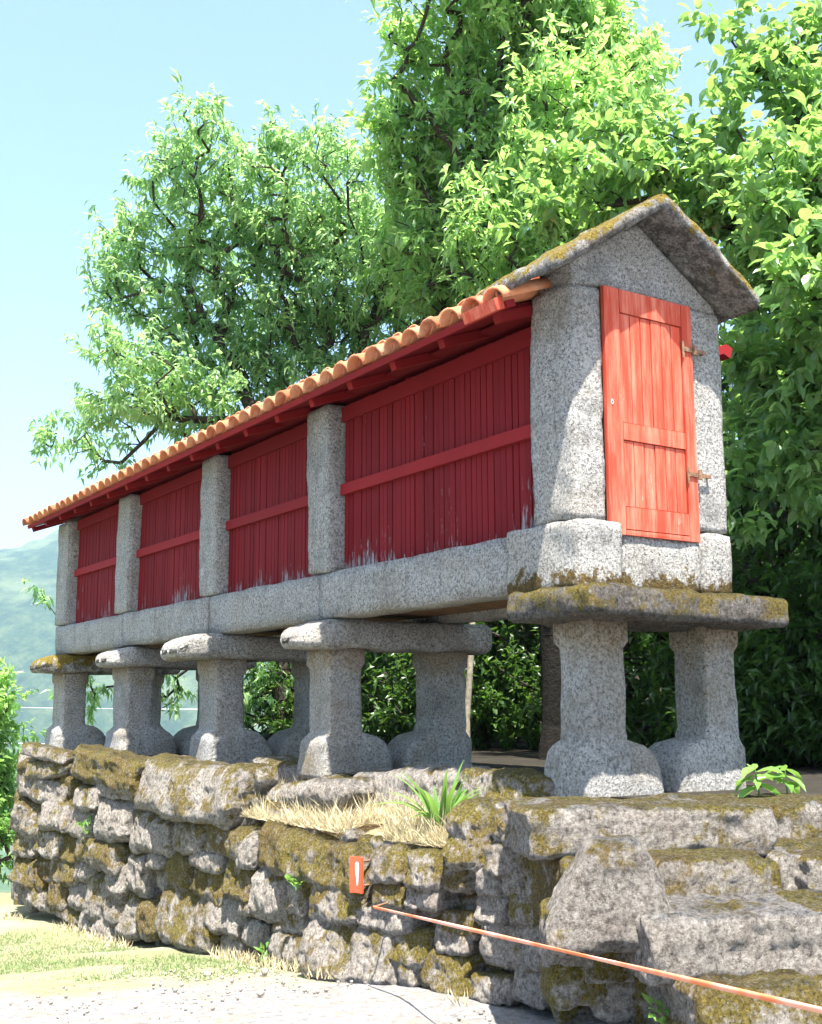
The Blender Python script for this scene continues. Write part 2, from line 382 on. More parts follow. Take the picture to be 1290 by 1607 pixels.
# earth core behind the stones
def prism(name, poly, z0, z1, mat, amp=.02, seed=0):
    poly = np.array(poly, float); n = len(poly)
    V = np.concatenate([np.c_[poly, np.full(n, z0)], np.c_[poly, np.full(n, z1)]])
    Fs = [tuple(range(n))[::-1], tuple(range(n, 2*n))]+[(k, (k+1) % n, n+(k+1) % n, n+k) for k in range(n)]
    return obj(name, V, Fs, mat)
ins = [(x+.27, y) for x, y in WP]
SOIL = plain('terrace_soil', (.009, .007, .005), (.035, .028, .018), 9, .95, .8, .03)
tag(prism('terrace', [(.10, .42), (.10, 3.4), (-.2, 4.0)]+ins[4:6]+[(-.42, 6.9), (-.16, 7.4), (.02, 8.4), (.0, 9.2), (2.4, 10.6), (14, 10), (14, -6), (1.6, -.55), (.6, -.05), (.2, .1)], -1.5, 1.19, SOIL), kind='structure')
tag(prism('terrace_ledge', ins[:5]+[(-.1, 3.9), (.3, 3.4), (.3, .3)], -1.2, .93, EARTH), kind='structure')

# ================================================================== the granary
ZT, ZB, ZS = 1.6+.886, 1.6+.578, 1.215           # beam top, beam underside, terrace level
GR = thing('stone_granary', (.5, 4.5, ZS), 'long granite and red plank granary raised on stone stilts', 'granary')
YF = .339; W_ = 1.047
# stilts
def loft(name, rings, mat, parent, seed, n=36, amp=.009):
    V = []
    for z, x0, x1, y0, y1, r in rings:
        cx, cy, hx, hy = (x0+x1)/2, (y0+y1)/2, (x1-x0)/2, (y1-y0)/2
        t = np.linspace(0, 2*math.pi, n, endpoint=False); e = 2/ r
        c, s = np.cos(t), np.sin(t)
        V.append(np.stack([cx+hx*np.sign(c)*np.abs(c)**e, cy+hy*np.sign(s)*np.abs(s)**e, np.full(n, z)], 1))
    V = np.concatenate(V); m = len(rings)
    c = np.array([V[:, 0].mean(), V[:, 1].mean()]); d = np.c_[V[:, :2]-c, 0*V[:, 0]]; d /= np.linalg.norm(d, axis=1, keepdims=True)
    V = V+d*(fbm(V, 9, seed, 3)*amp)[:, None]
    Fs = [(k*n+i, k*n+(i+1) % n, (k+1)*n+(i+1) % n, (k+1)*n+i) for k in range(m-1) for i in range(n)]
    Fs += [tuple(range(n))[::-1], tuple(range((m-1)*n, m*n))]
    return obj(name, V, Fs, mat, parent, True)
def stilt(x0, x1, y0, y1, zt, inner, seed, fy=.022, by=.12, lobe=.22, hl=.235, out=.045):
    """inner=+1: the rounded foot swells towards +x, -1 towards -x"""
    R = []; H = zt-ZS
    for z in np.concatenate([np.linspace(-.06, hl, 11), [hl+.015, hl+.05, .40, .5, .6, H-.13, H-.10, H-.06, H+.015]]):
        q = max(0, 1-(max(z, 0)/hl)**2)**.5 if z < hl else 0.
        fl = max(0, min(1, (hl-z)/.06)); fl = fl*fl*(3-2*fl)*(.75+.25*max(0, min(1, 1-z/hl)))
        e_in = lobe*q+.012*(z < hl+.03); e_out = out*fl; cap = .018 if z > H-.11 else 0.
        a = x0-(e_out if inner > 0 else e_in)-cap; b = x1+(e_in if inner > 0 else e_out)+cap
        R.append((ZS+z, a, b, y0-fy*fl-cap, y1+by*q+cap, 10 if z > hl else 8))
    return loft('stilt', R, Gp, GR, seed)
pil = [(.045, .285, YF, .57, 2.0), (.835, 1.065, YF, .57, 2.0)]
for k, (a, b, c, d, zt_) in enumerate(pil): stilt(a, b, c, d, 2.02, 1 if k == 0 else -1, 11+k)
def yat(px, py, X_): return onp(px, py, 0, X_)[1]
rows = []
for k, (c0, c1) in enumerate(((517, 484), (339, 311), (201, 177), (100, 83))):
    ya = yat(c0, 1080, .0); yb = yat(c1, 1080, .0); rows.append((ya, yb))
    ww = .25
    stilt(-.0, ww, ya, yb, 1.99, 1, 20+k, by=.05, lobe=.24, out=.07)
    stilt(.84, 1.09, ya, yb, 1.99, -1, 30+k, by=.05, lobe=.26, out=.05)
# capstones (one wide flat stone over each pair of stilts)
def tipdef(x0, zt, dr, run=.25):
    def f(V):
        V = V.copy(); s = np.clip((x0+run-V[:, 0])/run, 0, 1)
        top = V[:, 2] > zt-.09
        V[:, 2] -= np.where(top, dr*s*s, 0); cy = V[:, 1].mean(); V[:, 1] = cy+(V[:, 1]-cy)*(1-.3*s*s); return V
    return f
for k, (ya, yb) in enumerate(rows):
    x0 = (-.22, -.33, -.20, -.26)[k]
    block('capstone', (x0, ya-.10, 1.985), (1.26, yb+.10, 2.172), G if k != 3 else Gm, GR, .055, .04, .012, 5, 40+k, tipdef(x0, 2.17, .075))
def slabdef(V):
    V = V.copy(); V[:, 2] += .035*np.clip((.3-V[:, 0])/.5, 0, 1)*(V[:, 2] < 2.1)*0-.012*(V[:, 0]-.5); return V
block('capstone', (-.175, .05, 2.01), (1.165, .70, 2.158), Gs, GR, .035, .022, .014, 9, 50, slabdef)
# floor beams, one length per bay, both long sides
cuts = [.872]+[ (r[0]+r[1])/2 for r in rows[:3]]+[8.86]
for k in range(4):
    y0, y1 = cuts[k]+.003, cuts[k+1]-.003
    block('floor_beam', (-.01+.006*(k % 2), y0, ZB+(.0 if k else .005)), (.21, y1, ZT), G, GR, .014, .07, .007, 5, 60+k)
    block('floor_beam', (.84, y0, ZB), (1.05, y1, ZT), G, GR, .014, .12, .007, 5, 66+k)
block('floor_beam', (.213, 8.64, ZB), (.837, 8.85, ZT), G, GR, .014, .12, .007, 5, 71)
for k in range(5):
    x = .215+k*.124; box('floor_board', (x, .88, ZB+.05), (x+.118, 8.63, ZB+.085), WOODB, GR)
# uprights
ups = []
for k, (c0, c1) in enumerate(((519, 484), (341, 315), (203, 183), (109, 92))):
    ya = yat(c0, 850, -.005); yb = yat(c1, 850, -.005); ups.append((ya, yb))
    ztop = 1.6+(2.03, 2.02, 2.0, 2.0)[k]
    def lean(V, k=k):
        V = V.copy(); V[:, 1] += (V[:, 2]-2.5)*(.03, .02, -.03, .0)[k]; return V
    block('upright', (-.014, ya, ZT+.004), (.17, yb, ztop), G, GR, .018, .045, .007, 6, 80+k, lean)
    block('upright', (.877, ya, ZT+.004), (1.05, yb, ztop), G, GR, .018, .12, .007, 6, 90+k)
# planks: one mesh per width class, copied
random.seed(4)
bays = [(.645, ups[0][0]), (ups[0][1], ups[1][0]), (ups[1][1], ups[2][0]), (ups[2][1], ups[3][0])]
PZ0, PZ1 = ZT-.01, 3.62
Vp, Fp = rbox((.022, .0525, PZ1-PZ0), .0035, .03, 0, maxn=2)
pm = mesh_np('plank', Vp, Fp); pm.materials.append(RED)
ncount = 0
for (y0, y1) in bays:
    y = y0
    while y < y1-.012:
        wd = random.uniform(.047, .060); wd = min(wd, y1-y)
        o = bpy.data.objects.new('plank', pm); link(o, GR, (.105+random.uniform(-.003, .003), y+wd/2, (PZ0+PZ1)/2+random.uniform(-.004, .004)))
        o.scale = (1, (wd-.005)/.0525, 1); o.rotation_euler.x = random.uniform(-.0025, .0025); y += wd; ncount += 1
    box('rail', (.062, y0+.005, 3.00), (.093, y1-.005, 3.072), REDT, GR)
    box('wall_plate', (.070, y0+.003, 3.50), (.093, y1-.003, 3.60), RED, GR)
    box('back_board', (.122, y0+.003, PZ0), (.13, y1-.003, PZ1), WOODB, GR)
# far long side and end: plain planked panels, seen by nobody from here
for (y0, y1) in bays:
    V = []; Fs = []; y = y0
    while y < y1-.03:
        a, f = chbox((0, 0, 0), (.022, .05, PZ1-PZ0)); a = a+np.array((.95, y+.027, (PZ0+PZ1)/2)); Fs.append(f+sum(map(len, V))); V.append(a); y += .055
    tag(obj('plank_panel', np.concatenate(V), np.concatenate(Fs), RED, GR), kind='stuff')
box('end_panel', (.17, 8.66, ZT), (.877, 8.70, 3.75), RED, GR)
# front blocks, jambs, lintel
block('corner_block', (-.035, YF-.03, 2.155), (.264, .866, 2.505), Gl, GR, .02, .035, .010, 6, 100)
block('sill_block', (.268, YF-.008, 2.155), (.835, .62, 2.46), Gl, GR, .02, .05, .009, 6, 101)
block('corner_block', (.841, YF-.015, 2.155), (1.06, .866, 2.505), Gl, GR, .03, .05, .010, 6, 102)
def jambdef(V):
    V = V.copy(); s = np.clip((V[:, 2]-2.5)/1.2, 0, 1)
    # the arris is dressed back more and more towards the top
    c = np.clip(1-((V[:, 0]+.02)+(V[:, 1]-YF))/(.05+.10*s), 0, 1)*(V[:, 0] < .15)
    V[:, 0] += c*.012*(.3+s); V[:, 1] += c*.010*(.3+s)
    V[:, 0] -= .02*np.sin(s*3.0)*(V[:, 1] > .5); return V
block('jamb', (-.02, YF, 2.508), (.189, .64, 3.705), G, GR, .014, .03, .008, 8, 103, jambdef)
block('jamb', (.819, YF-.004, 2.508), (1.05, .64, 3.725), G, GR, .014, .03, .008, 7, 104)
# gable stone over the door (five-sided)
AX, AZ = .47, 4.225                      # ridge of the gable roof stones (top)
def slopez(x): return np.where(x < AX, AZ-(AX-x)*.66, AZ-(x-AX)*.66)
def gabdef(V):
    V = V.copy(); lowz = 3.70+.03*np.clip((V[:, 0])/.2, 0, 1); topz = slopez(V[:, 0])-.09
    t = (V[:, 2]-3.7)/(4.2-3.7); V[:, 2] = lowz+t*(topz-lowz); return V
block('gable_stone', (.0, YF+.012, 3.70), (1.045, .60, 4.2), G, GR, .015, .04, .007, 6, 105, gabdef)
# two roof stones
def roofstone(sx, seed):
    x0, x1 = (-.28, AX+.02) if sx < 0 else (AX-.018, 1.15)
    def f(V):
        V = V.copy(); V[:, 2] = V[:, 2]+slopez(V[:, 0])
        V[:, 1] += .02*np.sin(V[:, 0]*5); return V
    block('roof_stone', (x0, .125, -.078+.006*sx), (x1, .78, .006*sx), Gr, GR, .022, .032, .012, 8, seed, f)
roofstone(-1, 110); roofstone(1, 111)
# door: stiles, rails, boards, lock plate, hinges
DX0, DX1, DZ0, DZ1, DY = .192, .816, 2.445, 3.722, YF-.022
DO = box('door', (DX0+.01, DY+.028, DZ0+.01), (DX1-.01, DY+.045, DZ1-.01), WOODB, GR)
def dpart(nm, x0, x1, z0, z1, y0=0., y1=.028, mat=DOORM):
    a, f = rbox((x1-x0, y1-y0, z1-z0), .004, .04, 0, maxn=2)
    return obj(nm, a+np.array(((x0+x1)/2, DY+(y0+y1)/2, (z0+z1)/2)), f, mat, DO)
dpart('stile', DX0, DX0+.105, DZ0, DZ1); dpart('stile', DX1-.075, DX1, DZ0, DZ1)
ix0, ix1 = DX0+.107, DX1-.077
rz = [(DZ1-.125, DZ1), (2.93, 3.02), (DZ0+.03, DZ0+.145)]
for z0, z1 in rz: dpart('rail', ix0, ix1, z0, z1)
dpart('rail', ix0, ix1, DZ0, DZ0+.028)
for (z0, z1) in ((3.022, DZ1-.127), (DZ0+.147, 2.928)):
    nb = 6
    for k in range(nb):
        a = ix0+(ix1-ix0)*k/nb; b = ix0+(ix1-ix0)*(k+1)/nb
        dpart('board', a+.0022, b-.0022, z0, z1, .007+.002*((k*7) % 3)/2, .027)
t = np.linspace(0, 2*math.pi, 14, endpoint=False); kx, kz = DX0+.035, 3.115
V = [(kx+.007*math.cos(q), DY-y_, kz+.014*math.sin(q)) for y_ in (-.001, .003) for q in t]
obj('lock_plate', V, [tuple(range(14, 28))[::-1]]+[(i, (i+1) % 14, 14+(i+1) % 14, 14+i) for i in range(14)], plain('pale_metal', (.45, .47, .5), (.7, .72, .75), 40, .4, .1, .002), DO)
V = [(kx+.003*math.cos(q), DY-y_, kz+.008*math.sin(q)) for y_ in (-.0005, .0045) for q in t]
obj('keyhole', V, [tuple(range(14, 28))[::-1]]+[(i, (i+1) % 14, 14+(i+1) % 14, 14+i) for i in range(14)], plain('black_hole', (.01, .01, .015), (.02, .02, .03)), DO)
for hz in (3.475, 2.80):
    V = []; Fs = []
    def add(lo, hi):
        a, f = chbox(lo, hi); a = a+(np.array(lo)+np.array(hi))/2; Fs.append(f+sum(map(len, V))); V.append(a)
    add((DX1-.075, DY-.010, hz-.012), (DX1-.002, DY-.001, hz+.014)); add((DX1-.082, DY-.008, hz-.05), (DX1-.066, DY-.001, hz+.045))
    add((DX1+.012, DY-.016, hz-.012), (DX1+.085, DY-.006, hz+.010)); add((DX1+.07, DY-.014, hz-.010), (DX1+.085, DY+.03, hz+.008))
    a, f = tubes([((DX1+.004, DY-.012, hz-.024), (DX1+.004, DY-.012, hz+.026), .012, .012)], 10); Fs.append(f+sum(map(len, V))); V.append(a)
    obj('hinge', np.concatenate(V), np.concatenate(Fs), IRON, DO)
# ---- tiled roof
EX, EZ = -.285, 3.600; PITCH = math.radians(20.5); RX = .52
ry0, ry1 = .62, 9.14; NT = 45; sp = (9.12-.40)/NT
cs, sn = math.cos(PITCH), math.sin(PITCH)
def tile_mesh(name, L, ra, rb, th, flip, seg=7):
    """barrel tile along +x (up the slope), arching up, or down when flip"""
    V = []
    for (xx, R) in ((0, ra), (L, rb)):
        for dr in (0, -th):
            for k in range(seg+1):
                q = math.pi*k/seg; V.append((xx, (R+dr)*math.cos(q), (R+dr)*math.sin(q)*(1 if not flip else -1)*.85))
    n = seg+1; Fs = []
    for k in range(seg):
        Fs += [(k, k+1, 2*n+k+1, 2*n+k), (n+k, 3*n+k, 3*n+k+1, n+k+1), (k, n+k, n+k+1, k+1), (2*n+k, 2*n+k+1, 3*n+k+1, 3*n+k)]
    Fs += [(0, 2*n, 3*n, n), (seg, n+seg, 3*n+seg, 2*n+seg)]
    me = mesh_np(name, V, np.array(Fs), True); me.materials.append(TILE); return me
cov = tile_mesh('cover_tile', .42, .092, .076, .013, False); pan = tile_mesh('pan_tile', .42, .075, .085, .012, True)
RF = box('roof', (.0, .64, 3.655), (1.05, 9.0, 3.665), RED, GR)   # boarding under the tiles (lies over the wall plates)
RF['label'] = 'weathered orange barrel tile roof with red eave boards'
slope_len = (RX-EX)/cs
def slopept(x_along, y, lift=0, side=1):
    x = EX+x_along*cs-lift*sn; z = EZ+x_along*sn+lift*cs
    return np.array((x if side > 0 else 2*RX-x, y, z))
rs = random.Random(8)
def place_tile(me, x_along, y, lift, side=1):
    o = bpy.data.objects.new(me.name, me); link(o, RF, slopept(x_along, y, lift, side))
    o.rotation_euler = (rs.uniform(-.02, .02), -PITCH+rs.uniform(-.015, .015), rs.uniform(-.03, .03)) if side > 0 else (rs.uniform(-.02, .02), -PITCH, math.pi+rs.uniform(-.03, .03))
    s_ = rs.uniform(.96, 1.04); o.scale = (1, s_, s_); return o
for k in range(NT):
    y = .47+sp*k+sp*.5
    j = rs.uniform(-.012, .012)
    place_tile(cov, -.02+j, y, .018); place_tile(pan, .03, y+sp/2, .075)
    if y > .75:
        place_tile(cov, .33+j*.5, y, .047); place_tile(cov, .66, y, .059)
def joined(me, items):
    V0 = np.array([v.co for v in me.vertices]); F0 = np.array([tuple(p.vertices) for p in me.polygons]); V = []; Fs = []
    for i, (x_along, y, lift, side) in enumerate(items):
        R = V0.copy(); x = R[:, 0]*cs-R[:, 2]*sn; z = R[:, 0]*sn+R[:, 2]*cs
        p = slopept(x_along, y, lift, side); V.append(np.stack([p[0]+x*side, p[1]+R[:, 1], p[2]+z], 1)); Fs.append((F0 if side > 0 else F0[:, ::-1])+i*len(V0))
    return np.concatenate(V), np.concatenate(Fs)
ys = [.47+sp*k for k in range(1, NT)]
V, Fs = joined(pan, [(.34*c, y, .075+.012*c, 1) for c in (1, 2) for y in ys if y > .8]); tag(obj('pan_tiles', V, Fs, TILE, RF, True), kind='stuff')
V, Fs = joined(cov, [(.34*c, y+sp/2, .035+.012*c, -1) for c in (0, 1, 2) for y in ys]); tag(obj('cover_tiles', V, Fs, TILE, RF, True), kind='stuff')
V, Fs = joined(pan, [(.34*c, y, .045+.012*c, -1) for c in (0, 1, 2) for y in ys]); tag(obj('pan_tiles', V, Fs, TILE, RF, True), kind='stuff')
rg = tile_mesh('ridge_tile', .44, .10, .09, .013, False)
for k in range(21):
    o = bpy.data.objects.new('ridge_tile', rg); link(o, RF, (RX, .80+k*.40, EZ+slope_len*sn+.05)); o.rotation_euler = (0, 0, math.pi/2)
# eave boards and rafters
def slab(name, a, b, wdt, th, mat, par):
    """board from a to b (points), width along y, thickness normal to slope"""
    a = np.array(a); b = np.array(b); d = (b-a)/np.linalg.norm(b-a); yv = np.array((0, 1., 0)); nv = np.cross(d, yv)
    V = [p+yv*s*wdt/2+nv*q*th/2 for p in (a, b) for s in (-1, 1) for q in (-1, 1)]
    return obj(name, V, np.array([(0, 1, 3, 2), (4, 6, 7, 5), (0, 4, 5, 1), (2, 3, 7, 6), (0, 2, 6, 4), (1, 5, 7, 3)]), mat, par)
V = []
for y in np.linspace(.655, 9.10, 18):
    a = slopept(.035, y, -.055); b = slopept(.60, y, -.055); slab('rafter', a, b, .055, .05, REDT, RF)
    a = slopept(.035, y, -.055, -1); b = slopept(.60, y, -.055, -1); slab('rafter', a, b, .055, .05, REDT, RF)
V8 = lambda y0, y1, x0, x1, l0, l1: [slopept(x, y, l) for y in (y0, y1) for x in (x0, x1) for l in (l0, l1)]
Q8 = np.array([(0, 1, 3, 2), (4, 6, 7, 5), (0, 4, 5, 1), (2, 3, 7, 6), (0, 2, 6, 4), (1, 5, 7, 3)])
yy = np.linspace(.50, 9.13, 5)
for k in range(4):
    obj('eave_board', V8(yy[k]+.002, yy[k+1]-.002, -.005, .05, -.032, .004), Q8, REDT, RF)
for k in range(6):
    obj('roof_board', V8(.66, 9.10, .065+.13*k, .065+.13*k+.126, -.027, -.004), Q8, RED, RF)
V = [v*np.array((-1, 1, 1))+np.array((2*RX, 0, 0)) for v in V8(.5, 9.13, -.005, .05, -.035, .03)]; obj('eave_board', V, Q8, REDT, RF)
V = [v*np.array((-1, 1, 1))+np.array((2*RX, 0, 0)) for v in V8(.66, 9.1, .065, .85, -.027, -.004)]; obj('roof_board', V, Q8, WOODB, RF)
# short lighter board that closes the eave at the stone gable
obj('eave_board', V8(.52, .80, -.06, -.008, -.03, .03), Q8, DOORM, RF)

# ================================================================== retaining wall, stone by stone
WALL = thing('retaining_wall', (-.5, 3.5, 0), 'mossy dry-stone retaining wall of rough lichened boulders under the granary', 'stone wall')
def stone_mesh(w, d, h, seed, mat, r=.26, lump=.10, amp=.020, step=None, fr=None):
    mn = min(w, d, h); step = step or max(.0115, min(w, h)/30)
    V, Fs = rbox((w, d, h), mn*r, step, 0, maxn=42)
    V = V*(1+lump*np.stack([fbm(V/np.array((w, d, h)), 1.6, seed+11*k, 2) for k in range(3)], 1))
    V = V+np.stack([fbm(V, 4.5, seed+60+k, 2) for k in range(3)], 1)*amp*min(1.6, mn/.22)
    rg_ = sum((.5-np.abs(vn(V, 9*2**k, seed+90+k)))*.5**k for k in range(3))
    V = V+V/np.maximum(np.linalg.norm(V, axis=1, keepdims=True), .02)*(rg_*amp*.9*min(1.4, mn/.2))[:, None]
    if step < .022:
        V = V+np.stack([vn(V, 26, seed+120+k)+.6*vn(V, 55, seed+130+k) for k in range(3)], 1)*.0075
    return V, Fs
def put_stone(par, c, tdir, w, d, h, seed, mat, tilt=0., name='stone', batter=0., **kw):
    V, Fs = stone_mesh(w, d, h, seed, mat, **kw)
    if tilt:
        q = V.copy(); V[:, 0] = q[:, 0]*math.cos(tilt)-q[:, 2]*math.sin(tilt); V[:, 2] = q[:, 0]*math.sin(tilt)+q[:, 2]*math.cos(tilt)
    nrm = np.array((-tdir[1], tdir[0], 0)); nrm = nrm if nrm[0]*.55+nrm[1]*.83 > 0 else -nrm
    V[:, 1] += batter*V[:, 2]
    Wd = c+V[:, :1]*tdir+V[:, 1:2]*nrm+V[:, 2:3]*np.array((0, 0, 1.))
    return obj(name, Wd, Fs, mat, par, True)
def wstone(b, moss=None, depth=None, proud=.0, tilt=0., par=None, hit=None, name='stone', grow=.985, **kw):
    x0, y0, x1, y1 = b; mx, my = (x0+x1)/2, (y0+y1)/2
    hit = hit or wallhit
    c, e = hit(mx, my); l, _ = hit(x0, my); r_, _ = hit(x1, my); tp, _ = hit(mx, y0); bt, _ = hit(mx, y1)
    wd = np.linalg.norm((r_-l)[:2]); h = abs(tp[2]-bt[2])
    d = depth or min(.42, max(.14, .75*min(wd, h)+.05)); wd = max(.06, wd-.30*d)   # part of the outline is the stone's own side
    nrm = np.array((-e[1], e[0], 0))
    if nrm[0] > 0: nrm = -nrm
    sd = int(x0*7+y0*3)
    rr = random.Random(sd); mat = RK[moss if moss is not None else rr.choice((0, 1, 1, 2))]
    c = c+nrm*(proud+rr.uniform(-.02, .02)-d*.40)
    c = c+e*(.12*d)
    return put_stone(par or WALL, c, e, wd*grow, d, h*grow, sd, mat, tilt+rr.uniform(-.10, .10), name, batter=rr.uniform(.12, .26), **kw)
WS = [((33,1172,108,1192),2), ((40,1191,106,1220),2), ((105,1180,221,1234),2), ((205,1196,374,1284),1), ((25,1216,104,1262),1), ((118,1232,160,1270),0), ((150,1230,209,1254),1),
((150,1252,212,1324),0), ((207,1275,276,1345),0), ((268,1277,298,1292),0), ((20,1258,70,1310),1), ((66,1255,116,1302),1), ((16,1305,60,1347),1), ((56,1300,100,1347),0), ((112,1268,152,1320),0), ((95,1308,140,1354),2),
((120,1315,196,1362),1), ((272,1287,326,1340),2), ((318,1291,392,1350),2), ((375,1308,407,1362),1), ((255,1335,302,1396),2), ((198,1340,236,1408),1), ((166,1350,204,1407),1), ((232,1340,260,1364),1), ((298,1333,352,1366),0),
((300,1356,356,1418),2), ((353,1350,402,1417),2), ((398,1310,566,1392),2), ((138,1375,200,1448),2), ((185,1405,226,1472),1), ((214,1418,259,1474),2), ((253,1393,347,1492),1), ((325,1405,387,1470),0), ((378,1405,402,1437),1), ((343,1468,388,1507),1), ((382,1448,417,1487),0),
((120,1350,152,1382),1), ((98,1345,127,1392),1), ((68,1345,107,1388),2), ((43,1348,77,1394),2), ((16,1343,50,1388),1), ((75,1383,112,1427),1), ((105,1383,147,1427),1), ((45,1390,77,1425),1), ((70,1420,130,1442),1), ((124,1418,190,1472),1),
((398,1368,452,1442),0), ((424,1458,489,1512),2), ((428,1428,482,1467),1), ((448,1383,489,1437),2), ((484,1383,572,1448),1), ((484,1445,634,1550),0),
((578,1328,642,1388),1), ((636,1338,704,1398),1), ((583,1383,642,1427),2), ((563,1418,602,1457),0), ((590,1403,652,1468),1), ((638,1385,702,1433),1), ((600,1453,682,1512),1), ((658,1488,747,1562),2), ((738,1528,812,1574),1), ((628,1498,668,1550),1), ((688,1428,752,1473),1), ((678,1450,742,1497),1), ((743,1448,872,1524),1), ((800,1513,872,1580),1),
((698,1264,777,1368),1), ((770,1270,814,1322),1), ((803,1282,852,1330),2), ((763,1318,852,1375),2), ((843,1308,887,1362),2), ((698,1353,747,1402),1), ((743,1363,790,1407),0), ((785,1366,832,1409),0), ((828,1358,872,1407),1), ((738,1398,802,1453),1), ((798,1393,867,1457),1), ((853,1398,890,1472),1)]
for b, ms in WS: wstone(b, ms)
# the wall turns back towards the hillside at its far end
e0 = np.array((-.52, 7.45, 0)); e1 = np.array((-.16, 8.85, 0)); ed_ = (e1-e0)/np.linalg.norm(e1-e0); rr_ = random.Random(31)
for cz in range(5):
    for k in range(4):
        p = e0+(e1-e0)*((k+.5+.25*(cz % 2))/4.2); p[2] = -.12+.28*cz+rr_.uniform(-.02, .02)
        put_stone(WALL, p, ed_, .37, .30, .285, 700+cz*9+k, RK[rr_.choice((0, 1, 1, 2))], rr_.uniform(-.08, .08), step=.03)
# small packing stones, set back in the joints
rs = random.Random(3); nfill = 0
tops = [(0, 1190), (110, 1190), (210, 1205), (372, 1215), (380, 1300), (560, 1320), (700, 1345), (701, 1275), (830, 1275), (900, 1300)]
bots = [(0, 1400), (100, 1435), (250, 1482), (420, 1505), (640, 1545), (760, 1568), (900, 1605)]
for gx_ in range(22, 890, 19):
    yt = np.interp(gx_, *zip(*tops)); yb = np.interp(gx_, *zip(*bots)); k = int((yb-yt)/26)
    for j in range(k+1):
        px = gx_+rs.uniform(-8, 8); py = yt+12+(yb-yt-12)*j/max(1, k)+rs.uniform(-7, 7); s = rs.uniform(9, 17)
        c, e = wallhit(px, py); nrm = np.array((-e[1], e[0], 0)); nrm = -nrm if nrm[0] > 0 else nrm
        m_ = np.linalg.norm(c-CAM)/F; q = s*2*m_
        put_stone(WALL, c-nrm*rs.uniform(.13, .20), e, q*rs.uniform(1, 1.6), q*1.2, q*rs.uniform(.8, 1.1), rs.randrange(9999), RK[rs.choice((0, 0, 1, 2))], rs.uniform(-.6, .6), 'packing_stone', step=q/6, r=.3); nfill += 1
lv = []; 
for y in np.linspace(.5, 3.8, 34):
    xl_ = np.interp(y, WP[:, 1], WP[:, 0])+.10
    for q in np.linspace(0, 1, 9): lv.append((xl_+.03+(.05-xl_)*q, y, .915+.12*q-(.12 if q == 0 else 0)))
lv = np.array(lv); lv[:, 2] += fbm(lv, 5, 2)*.02
I = np.arange(34*9).reshape(34, 9)
tag(obj('ledge_soil', lv, np.stack([I[:-1, :-1], I[:-1, 1:], I[1:, 1:], I[1:, :-1]], -1).reshape(-1, 4), plain('straw_soil', (.14, .10, .05), (.34, .27, .15), 30), None, True), kind='structure')
# stones of the ledge and of the plinth under the stilts
def planehit(X_): return lambda px, py: (onp(px, py, 0, X_), np.array((0, 1., 0)))
wstone((418, 1226, 540, 1268), 1, .36, hit=planehit(-.33), r=.45); wstone((405, 1262, 476, 1298), 1, .30, hit=planehit(-.42), r=.4)
for b in ((545,1210,722,1282), (715,1214,872,1275), (385,1204,560,1250), (356,1204,396,1250), (225,1192,300,1215)): wstone(b, 0, .3, hit=planehit(-.04), name='plinth_stone', r=.2, lump=.06)

# ================================================================== steps up to the terrace
ST = thing('stone_steps', (.3, -.5, .3), 'rough mossy granite steps climbing beside the stilts and the big boulder', 'steps')
def step_stone(p0, p1, z, h, depth, seed, mat, name='step_stone', **kw):
    """front top edge from pixel p0 to p1 at height z"""
    a = onp(*p0, 2, z); b = onp(*p1, 2, z); e = b-a; L = np.linalg.norm(e); e /= L
    nb = np.array((-e[1], e[0], 0)); nb = -nb if nb[1] < 0 else nb
    c = (a+b)/2+nb*depth/2; c[2] = z-h/2
    V, Fs = stone_mesh(L, depth, h, seed, mat, **dict(dict(r=.16, lump=.035, amp=.018, step=.016), **kw))
    V = c+V[:, :1]*e+V[:, 1:2]*nb+V[:, 2:3]*np.array((0, 0, 1.)); return obj(name, V, Fs, mat, ST, True)
step_stone((828, 1270), (1213, 1266), 1.215, .19, .62, 1, RK[2])
step_stone((1216, 1264), (1420, 1258), 1.19, .18, .6, 2, RK[1])
step_stone((1030, 1352), (1222, 1345), 1.05, .17, .55, 3, RK[2]); step_stone((1228, 1345), (1262, 1344), 1.04, .17, .4, 4, RK[0]); step_stone((1266, 1344), (1460, 1337), 1.05, .18, .55, 5, RK[1])
step_stone((1020, 1443), (1305, 1434), .92, .22, .62, 6, RK[4], lump=.05); step_stone((1312, 1434), (1520, 1425), .92, .22, .6, 7, RK[1])
step_stone((1098, 1556), (1310, 1546), .74, .26, .55, 8, RK[1]); step_stone((1318, 1548), (1520, 1540), .74, .26, .55, 9, RK[1])
step_stone((880, 1345), (1030, 1342), 1.04, .3, .55, 10, RK[2]); step_stone((875, 1430), (1020, 1430), .86, .4, .4, 15, RK[1])
step_stone((1000, 1480), (1130, 1480), .80, .5, .4, 16, RK[1]); step_stone((1100, 1570), (1480, 1570), .60, .5, .5, 17, RK[1])
